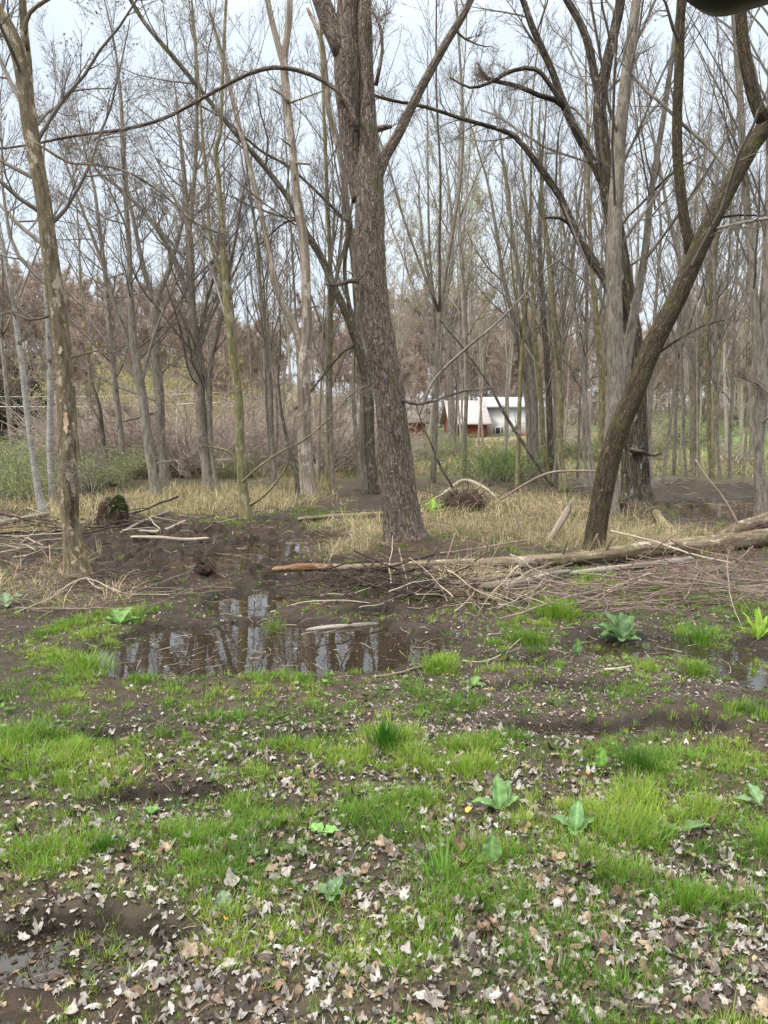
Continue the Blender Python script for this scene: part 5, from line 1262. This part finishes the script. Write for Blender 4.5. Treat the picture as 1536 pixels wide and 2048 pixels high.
straw_field('dead_grass', 'pale dead grass and weeds under the far trees', 24, 48, 9000, 8, .42, .02, 13, None, green=.4)

# leaf shapes: lobed, cupped and curled
def leaf_shape(r, curl, lobes=5, npt=25):
    th = np.linspace(-np.pi, np.pi, npt, endpoint=False)
    rad = .50 + .42 * np.abs(np.cos(th * lobes / 2)) ** 1.3 * (.7 + .3 * np.cos(th)) + r.normal(size=npt) * .09
    kind = r.integers(4)
    if kind >= 2: rad = .62 + .22 * np.cos(2 * (th - r.random() * 3)) + r.normal(size=npt) * .12
    if kind == 3: rad = rad * np.where(np.cos(th - 1) > .3, .45, 1)
    rad = np.maximum(rad, .2) * (1 + .25 * r.normal() * np.cos(th + r.random() * 6))
    rad *= 1 - .35 * np.exp(-((np.abs(th) - np.pi) / .5) ** 2)
    V0 = np.stack([rad * np.cos(th), rad * np.sin(th) * .85], 1)
    mid_ = V0 * .5
    P = np.concatenate([[[0, 0]], mid_, V0])
    ax = r.uniform(0, 3.14); u = P[:, 0] * math.cos(ax) + P[:, 1] * math.sin(ax); v = -P[:, 0] * math.sin(ax) + P[:, 1] * math.cos(ax)
    k = curl * r.uniform(.5, 1.4)
    z = k * u * u * .7 + .25 * curl * v * v * r.uniform(-1, 1) + .16 * curl * noise(P[:, 0] * 3 + r.random() * 20, P[:, 1] * 3, seed=3) + .10 * curl * np.cos(np.arctan2(P[:, 1], P[:, 0]) * lobes) * np.hypot(P[:, 0], P[:, 1])
    if k > .7: u = np.sin(np.clip(u * k, -1.5, 1.5)) / k
    fold = r.uniform(.2, 1.25) * min(curl, 1.2)
    z = z + np.abs(v) * math.sin(fold) * 1.0; v = v * math.cos(fold)
    X = u * math.cos(ax) - v * math.sin(ax); Y = u * math.sin(ax) + v * math.cos(ax)
    V = np.stack([X, Y, z], 1)
    n = npt; a = 1 + np.arange(n); b = a + n
    T = np.stack([np.zeros(n, int), a, 1 + (np.arange(n) + 1) % n], 1)
    Q = np.stack([a, b, np.roll(b, -1), np.roll(a, -1)], 1)
    return V, Q, T
LS = [leaf_shape(np.random.default_rng(40 + i), c) for i, c in enumerate([.15, .7, 1.0, 1.3, 1.6, .9, 1.2, 1.8, .6, 1.5, .8, 1.1, 1.4, .5])]
LC = np.array([[.40, .365, .325], [.30, .265, .225], [.50, .475, .44], [.38, .28, .19], [.22, .145, .095], [.10, .075, .06], [.055, .042, .036]])
def litter(name, label, y0, y1, n0, size, seed, lst=LEAFY, small=False, base=.06, pw=(.22, .18, .16, .12, .10, .13, .09), exclude=None):
    r = np.random.default_rng(seed); x, y = sample(n0, y0, y1, r); d = dens(lst, x, y) + base
    k = r.random(n0) < d; x, y = x[k], y[k]; z = height(x, y); wet = z < .004; n = len(x)
    g = Geo(); ci = r.choice(7, n, p=pw); ci[wet] = np.where(r.random(wet.sum()) < .75, r.integers(5, 7, wet.sum()), ci[wet])
    si = r.integers(len(LS), size=n); si[wet] = 0
    zz = np.maximum(z, .001)
    for s in range(len(LS)):
        m = si == s; k = m.sum()
        if not k: continue
        V, Q, T = LS[s]
        if small: V = V[[0] + list(range(1, 26, 3))]; kk = len(V) - 1; Q = None; T = np.stack([np.zeros(kk, int), 1 + np.arange(kk), 1 + (np.arange(kk) + 1) % kk], 1)
        a = r.uniform(0, 6.28, k); tl = r.normal(size=(k, 2)) * np.where(wet[m], .03, .27)[:, None]; sc = size * np.clip(r.lognormal(-.25, .42, k), .35, 2.3)
        X = V[None, :, 0] * np.cos(a)[:, None] - V[None, :, 1] * np.sin(a)[:, None]; Y = V[None, :, 0] * np.sin(a)[:, None] + V[None, :, 1] * np.cos(a)[:, None]
        Z = V[None, :, 2] + X * tl[:, :1] + Y * tl[:, 1:]
        Z = np.where(r.random(k)[:, None] < .5, Z, -Z * .8) ; Z = Z - Z.min(1, keepdims=True) * .8
        Z = Z * np.where(wet[m], .25, 1)[:, None]
        P = np.stack([x[m][:, None] + X * sc[:, None], y[m][:, None] + Y * sc[:, None], zz[m][:, None] + .003 + Z * sc[:, None]], -1)
        nv = V.shape[0]; off = (np.arange(k) * nv)[:, None, None]
        c = np.repeat(LC[ci[m]] * r.uniform(.75, 1.2, (k, 1)), nv, 0)
        g.add(P.reshape(-1, 3), (off + Q).reshape(-1, 4) if Q is not None else None, (off + T).reshape(-1, 3), c)
    o = g.obj(name, [M['leaf']]); tag(o, label, 'leaf litter', kind='stuff'); return n
litter('leaf_litter', 'pale grey and brown dead leaves between the foreground grass', 1.75, 4.3, 25000, .0205, 21, base=.10, pw=(.20,.24,.12,.09,.10,.14,.11))
litter('leaf_litter', 'smaller dead leaves strewn over the wet ground before the pond', 4.2, 9, 48000, .031, 22, small=True, base=.10, pw=(.14,.2,.08,.14,.16,.16,.12))
litter('leaf_litter', 'crumbled bits of dead leaves trodden into the ground', 1.75, 5.5, 22000, .012, 23, small=True, base=.14, pw=(.12,.2,.08,.16,.16,.16,.12))
litter('leaf_litter', 'scattered dead leaves around the logs', 8.5, 15, 7000, .035, 24, small=True, base=.10, pw=(.08,.18,.04,.2,.2,.18,.12))

# the biggest foreground leaves, each one on its own
r = np.random.default_rng(99)
leafm = {}
for kind, ci in (('silver', 0), ('white', 2), ('tan', 3), ('brown', 4), ('dark', 5)):
    leafm[kind] = []
    for s in range(len(LS)):
        V, Q, T = LS[s]; rs = np.random.default_rng(s + ci); c = LC[ci] * (1 + .18 * rs.normal(size=(len(V), 1)) * .6)
        leafm[kind].append(mesh_from('dead_leaf', V, Q, T, np.clip(c, .02, .9), None, True, [M['leaf']]))
LL = {'silver': 'silvery grey curled dead leaf', 'white': 'palest crinkled dead leaf', 'tan': 'light tan curled dead leaf', 'brown': 'reddish brown curled dead leaf', 'dark': 'dark wet dead leaf'}
cnt = 0
while cnt < 290:
    py = r.uniform(1600, 2080); px = r.uniform(-20, 1556); D = ground_depth(py); x = spot(px, py, D)[0]
    xa, ya = np.array([x]), np.array([D])
    if r.random() > dens(LEAFY, xa, ya)[0] + .08: continue
    z = H1(x, D); kind = r.choice(['silver', 'white', 'tan', 'brown', 'dark'], p=[.34, .24, .18, .12, .12])
    if z < .002: kind = 'dark'
    o = bpy.data.objects.new('dead_leaf', leafm[kind][0 if z < .002 else r.integers(len(LS))]); COL.objects.link(o)
    s = r.uniform(.022, .036) if kind in ('silver', 'white') else r.uniform(.028, .050); o.scale = (s, s, s * (.3 if z < .002 else 1)); o.location = (x, D, max(z, .001) + (.004 if z < .002 else r.uniform(.006, .026)))
    t = .04 if z < .002 else .4
    o.rotation_euler = (r.normal() * t + (math.pi if (r.random() < .4 and z > .002) else 0), r.normal() * t, r.uniform(0, 6.28))
    tag(o, '%s, %s' % (LL[kind], near(px, py, LFM)), 'leaf', '%s dead leaves in the foreground' % kind); cnt += 1
def one_leaf(label, px, py, col, size):
    V, Q, T = LS[3]; D = ground_depth(py); x = spot(px, py, D)[0]
    me = mesh_from('dead_leaf', V, Q, T, np.tile(np.array(col), (len(V), 1)), None, True, [M['leaf']])
    o = bpy.data.objects.new('dead_leaf', me); COL.objects.link(o); o.scale = (size,) * 3; o.location = (x, D, max(H1(x, D), 0) + .028); o.rotation_euler = (.3, .2, px); tag(o, label, 'leaf')
one_leaf('small bright orange leaf in the grass right of centre', 1172, 1580, (.75, .30, .05), .03)
one_leaf('bright yellow leaf in the grass under the broad green leaves', 935, 1660, (.70, .50, .07), .030)
one_leaf('tiny orange leaf near the bottom left of centre', 455, 1893, (.75, .36, .05), .018)

# small broken twigs and stems strewn everywhere
def debris(label, y0, y1, n, L, rad, seed, cols, mat='straw'):
    r = np.random.default_rng(seed); x, y = sample(n, y0, y1, r)
    k = r.random(n) < .25 + .75 * np.clip(dens(STRAW, x, y) + dens(MUD, x, y) * .5, 0, 1); x, y = x[k], y[k]; z = np.maximum(height(x, y), -.004); n = len(x)
    a = r.uniform(0, 6.28, n); l = L * r.uniform(.3, 1.5, n); e = r.normal(size=n) * .10; P = np.zeros((n, 4, 3))
    for i, t in enumerate((-.5, -.17, .17, .5)):
        P[:, i, 0] = x + np.cos(a) * l * t + r.normal(size=n) * l * .03; P[:, i, 1] = y + np.sin(a) * l * t + r.normal(size=n) * l * .03
        P[:, i, 2] = np.maximum(height(P[:, i, 0], P[:, i, 1]), 0) * .5 + z * .5 + .008 + l * t * e + .01 * r.random(n)
    R = (rad * r.uniform(.4, 1.4, n))[:, None] * np.array([1, .9, .7, .4]); V, Q, T, tc = tubes(P, R, 4, cap=False)
    c = np.repeat(np.array(cols)[r.integers(len(cols), size=n)] * r.uniform(.7, 1.2, (n, 1)), 16, 0)
    g = Geo(); g.add(V, Q, None, c); o = g.obj('twig_litter', [M[mat]]); tag(o, label, 'twig litter', kind='stuff')
DC = [(.42,.34,.26), (.25,.18,.14), (.10,.075,.06), (.50,.43,.33), (.18,.13,.11)]
debris('short broken twigs strewn over the foreground', 1.75, 5, 1500, .06, .0016, 51, DC)
debris('broken twigs and stems strewn over the mud', 5, 10, 4200, .13, .0026, 52, DC)
debris('broken stems and twigs strewn around the back of the clearing', 10, 20, 4500, .28, .005, 53, DC)

# ground weeds and small clovers
def weeds(label, y0, y1, n0, size, seed):
    r = np.random.default_rng(seed); x, y = sample(n0, y0, y1, r); d = dens(GRASS, x, y) * .6 + .03 * (1 - dens(MUD, x, y))
    k = (r.random(n0) < d) & (noise(x * 1.7, y * 1.7, seed=66) > -.1); x, y = x[k], y[k]; z = height(x, y); k = z > .0; x, y, z = x[k], y[k], z[k]; n = len(x)
    cn = 5; X, Y, Z = [np.repeat(q, cn) for q in (x, y, z)]; m = n * cn; a = r.uniform(0, 6.28, m); q = r.uniform(.4, 1.2, m) * size; hz = r.uniform(.3, 2.2, n).repeat(cn) * size
    s = size * r.uniform(.5, 1.1, m); tilt = r.uniform(-.2, .7, m)
    th = np.linspace(0, 2 * np.pi, 7, endpoint=False)
    lx = np.cos(th)[None] * .9 * np.ones((m, 1)); ly = np.sin(th)[None] * .55 * np.ones((m, 1))
    px_ = (q[:, None] + lx * s[:, None]); 
    VX = X[:, None] + px_ * np.cos(a)[:, None] - ly * s[:, None] * np.sin(a)[:, None]; VY = Y[:, None] + px_ * np.sin(a)[:, None] + ly * s[:, None] * np.cos(a)[:, None]
    VZ = Z[:, None] + hz[:, None] + lx * s[:, None] * tilt[:, None]
    V = np.stack([VX, VY, VZ], -1); ctr = V.mean(1, keepdims=True) + np.array([0, 0, -.002]); V = np.concatenate([ctr, V], 1)
    off = (np.arange(m) * 8)[:, None, None]; T = np.stack([np.zeros(7, int), 1 + np.arange(7), 1 + (np.arange(7) + 1) % 7], 1)
    c = np.repeat((np.array([.14, .25, .05]) * r.uniform(.7, 1.4, (n, 1))).repeat(cn, 0), 8, 0)
    g = Geo(); g.add(V.reshape(-1, 3), None, (off + T).reshape(-1, 3), c); o = g.obj('ground_weeds', [M['green_leaf']]); tag(o, label, 'weeds', kind='stuff')
weeds('small round leaved weeds creeping through the foreground grass', 1.75, 4.5, 2600, .0115, 31)
weeds('small leafy weeds between the grass tufts before the pond', 4.4, 9, 2600, .018, 32)

# dock plants: broad arching leaves
def dock(label, px, py, leaves, col=(.15, .25, .085), name='dock_plant', seed=0, group=None):
    """leaves: (length m, width m, azimuth deg, rise deg, droop)"""
    D = ground_depth(py); x = spot(px, py, D)[0]; z = max(H1(x, D), 0)
    root = empty(name, (x, D, z), label, 'plant', group); r = np.random.default_rng(seed + 7)
    for (L, W, az, el, dr) in leaves:
        n, k = 14, 7; V = []; a, e = radians(az), radians(el); pos = np.array([0., 0, 0]); P = [pos]
        d = np.array([math.cos(a) * math.cos(e), math.sin(a) * math.cos(e), math.sin(e)])
        side = np.array([-math.sin(a), math.cos(a), 0])
        for i in range(1, n): d = norm(d - np.array([0, 0, dr / n])); P.append(P[-1] + d * L / (n - 1))
        for i in range(n):
            t = i / (n - 1); wv = W * .6 * (math.sin(math.pi * min(1, max(0, (t - .12) / .88)) ** .75) ** .8 if t > .12 else 0) + .004 * (1 - t)
            tan = norm(P[min(i + 1, n - 1)] - P[max(i - 1, 0)]); up = np.cross(tan, side) * -1
            if up[2] < 0: up = -up
            for j in range(k):
                s = (j / (k - 1)) * 2 - 1
                V.append(P[i] + side * s * wv + up * (abs(s) * wv * .5 + .09 * W * math.sin(t * 17 + s * 3 + az) * abs(s) + .04 * W * math.sin(t * 31 - s * 4) + r.normal() * .0008))
        idx = np.arange(n * k).reshape(n, k); Q = np.stack([idx[:-1, :-1], idx[1:, :-1], idx[1:, 1:], idx[:-1, 1:]], -1).reshape(-1, 4)
        c = np.tile(np.array(col) * r.uniform(.8, 1.2), (n * k, 1)); c.reshape(n, k, 3)[:, k // 2] *= 1.5
        g = Geo(); g.add(np.array(V), Q, None, c); g.obj('leaf', [M['green_leaf']], root)
    return root
DG = 'broad leaved dock plants'
dock('large blue green dock plant below the brush heap', 1245, 1282, [(.30,.10,120,60,.9),(.26,.09,90,70,.6),(.26,.10,50,60,.8),(.28,.10,150,45,1.0),(.22,.09,20,40,.9),(.20,.08,250,30,.6),(.18,.07,310,30,.6),(.24,.09,200,40,.9)], (.11,.20,.07), seed=1, group=DG)
dock('single upright green dock leaf on the mud below the large dock plant', 1155,1322, [(.13,.05,80,75,.3),(.09,.04,200,40,.5)], (.13,.23,.07), seed=2, group=DG)
dock('small flat dock leaves beside the pale crooked branch', 945,1382, [(.12,.05,250,20,.3),(.12,.05,60,30,.5),(.10,.045,160,20,.4),(.1,.04,330,25,.4)], (.14,.25,.07), seed=3, group=DG)
dock('tall light green dock leaves right of the bottom centre', 1000,1648, [(.16,.055,100,70,.4),(.15,.05,60,55,.6),(.14,.05,180,35,.6),(.11,.045,20,40,.5)], (.20,.36,.12), seed=4, group=DG)
dock('broad pointed pale leaf standing beside the brown curled leaves', 983,1762, [(.12,.06,85,75,.2),(.07,.03,190,30,.5)], (.17,.30,.10), seed=5, group=DG)
dock('light green pointed dock leaves in the grass right of centre', 1150,1690, [(.14,.05,70,60,.4),(.12,.05,150,35,.5),(.09,.045,250,30,.4),(.11,.04,20,35,.4)], (.17,.32,.12), seed=6, group=DG)
dock('long arching dock leaf lying over brown leaves at the right', 1360,1692, [(.13,.05,10,30,.7),(.10,.04,170,30,.6)], (.14,.25,.08), seed=7, group=DG)
dock('upright yellow green dock leaf above the orange leaf', 1202,1560, [(.11,.045,80,75,.1),(.07,.03,200,40,.4)], (.20,.38,.07), seed=8, group=DG)
dock('pale dock leaf cut by the right edge', 1520,1640, [(.14,.05,190,35,.6),(.12,.045,100,45,.5)], (.21,.34,.15), seed=9, group=DG)
dock('small oval leaf lying on the dead leaves near the bottom', 1155,1784, [(.055,.04,170,15,.2),(.05,.035,330,15,.2)], (.18,.27,.15), seed=10, group=DG)
dock('pair of rounded light green leaves left of centre', 642,1695, [(.07,.055,140,30,.3),(.08,.05,10,20,.3)], (.22,.42,.12), seed=11, group=DG)
dock('grey green oval leaves in the lower left grass', 452,1852, [(.07,.045,120,50,.3),(.06,.04,300,25,.3),(.05,.035,220,30,.3)], (.17,.24,.13), seed=12, group=DG)
dock('rosette of dull green leaves left of the bottom centre', 662,1822, [(.08,.045,60,35,.4),(.08,.045,180,30,.4),(.07,.04,270,25,.3),(.06,.035,330,30,.3)], (.14,.23,.12), seed=13, group=DG)
dock('green dock plant with arching leaves above the left grass', 240,1262, [(.20,.07,130,50,.8),(.2,.07,60,55,.8),(.18,.06,20,35,.8),(.16,.06,180,40,.8)], (.17,.32,.08), seed=14, group=DG)
dock('pale broad leaves at the left edge above the mud', 12,1225, [(.2,.08,20,40,.6),(.16,.07,120,50,.5),(.16,.07,300,20,.5)], (.22,.32,.17), seed=15, group=DG)
dock('bright green spear leaved plant by the right edge below the brush', 1515,1290, [(.28,.045,70,75,.4),(.26,.045,100,80,.3),(.26,.04,130,65,.6),(.24,.04,40,60,.7),(.2,.04,10,50,.8),(.2,.04,170,50,.8)], (.27,.42,.05), seed=16, group=DG)
dock('bright green skunk cabbage like tuft right of the central trunk', 866,1036, [(.35,.12,90,65,.5),(.3,.11,30,50,.6),(.3,.11,150,50,.6),(.25,.1,0,35,.6),(.25,.1,180,35,.6)], (.25,.42,.05), seed=17, group=DG)
dock('small green sprig standing in the lower left puddle', 306,1652, [(.05,.03,60,50,.2),(.05,.03,170,45,.2),(.045,.028,270,40,.2),(.04,.025,350,50,.2)], (.20,.36,.10), seed=18, group=DG)

# a few tussocks that stand out
def tussock(label, px, py, n, h, rad, w, col, seed, lean=.3):
    D = ground_depth(py); x = spot(px, py, D)[0]; z = max(H1(x, D), 0); r = np.random.default_rng(seed)
    a = r.uniform(0, 6.28, n); q = np.minimum(np.abs(r.normal(size=n)) * .7, 1.15) * rad
    V, Q, T, m = blades(q * np.cos(a), q * np.sin(a), np.zeros(n) - .005, h * .78 * r.uniform(.35, 1.1, n), w * r.uniform(.6, 1.3, n), np.clip(np.abs(r.normal(size=n)) * lean + q / rad * .2, .02, 1.2), a + r.normal(size=n) * .5, 4)
    c = np.array(col) * r.uniform(.65, 1.35, (n, 1)); g = Geo(); g.add(V, Q, T, np.repeat(c, m, 0)); o = g.obj('grass_tussock', [M['grass']]); o.location = (x, D, z); tag(o, label, 'grass tuft', 'grass tussocks that stand out')
tussock('tall dark green tussock in the middle of the foreground', 770, 1512, 330, .21, .075, .005, (.05, .17, .018), 1, .16)
tussock('dense dark green tussock right of centre in the grass', 1275, 1560, 420, .15, .10, .004, (.06, .16, .018), 2, .3)
tussock('round yellow green tussock at the near pond shore', 875, 1352, 380, .15, .14, .006, (.18, .31, .035), 3, .4)
tussock('long bladed bright tussock by the left edge', 60, 1560, 300, .26, .26, .005, (.19, .33, .045), 4, .8)
tussock('tall bright tussock at the left shore of the pond', 170, 1345, 460, .22, .18, .006, (.20, .34, .035), 5, .4)
tussock('bright tussock on the bank above the pond right side', 1110, 1245, 360, .24, .17, .007, (.19, .32, .035), 6, .4)
tussock('dark round tussock in the lower left grass', 210, 1730, 360, .10, .06, .003, (.07, .19, .02), 7, .3)
tussock('tall arching coarse blades left of the broad pointed leaf', 885, 1800, 34, .27, .06, .005, (.16, .33, .04), 8, .75)
tussock('fresh tussock in the grass at the lower right', 1370, 1850, 300, .13, .09, .0032, (.15, .30, .03), 9, .4)
tussock('green tussock on the small mud island in the pond', 545, 1262, 160, .18, .10, .005, (.15, .22, .04), 10, .5)
tussock('dull green tussock on the mud right of the bank', 1060, 1300, 320, .18, .16, .006, (.13, .24, .03), 11, .4)
tussock('grass tussock beside the right pool of mud', 1385, 1358, 240, .15, .12, .0055, (.16, .28, .03), 12, .4)
tussock('shiny grass tussock under the brush heap at the right', 1400, 1285, 300, .20, .17, .006, (.12, .25, .03), 13, .5)
def ordinals(pref):
    by = {}
    for o in bpy.data.objects:
        if o.name.split('.')[0] in pref and 'label' in o: by.setdefault(o['label'], []).append(o)
    for lab, os_ in by.items():
        if len(os_) > 1:
            os_.sort(key=lambda o: o.location.x / max(o.location.y, .1))
            for i, o in enumerate(os_): o['label'] = '%s, %s' % (lab, nth(i))
ordinals({'dead_leaf', 'brush_stick', 'upright_twig', 'dark_stick', 'pale_stick'})
print('objects', len(bpy.data.objects))
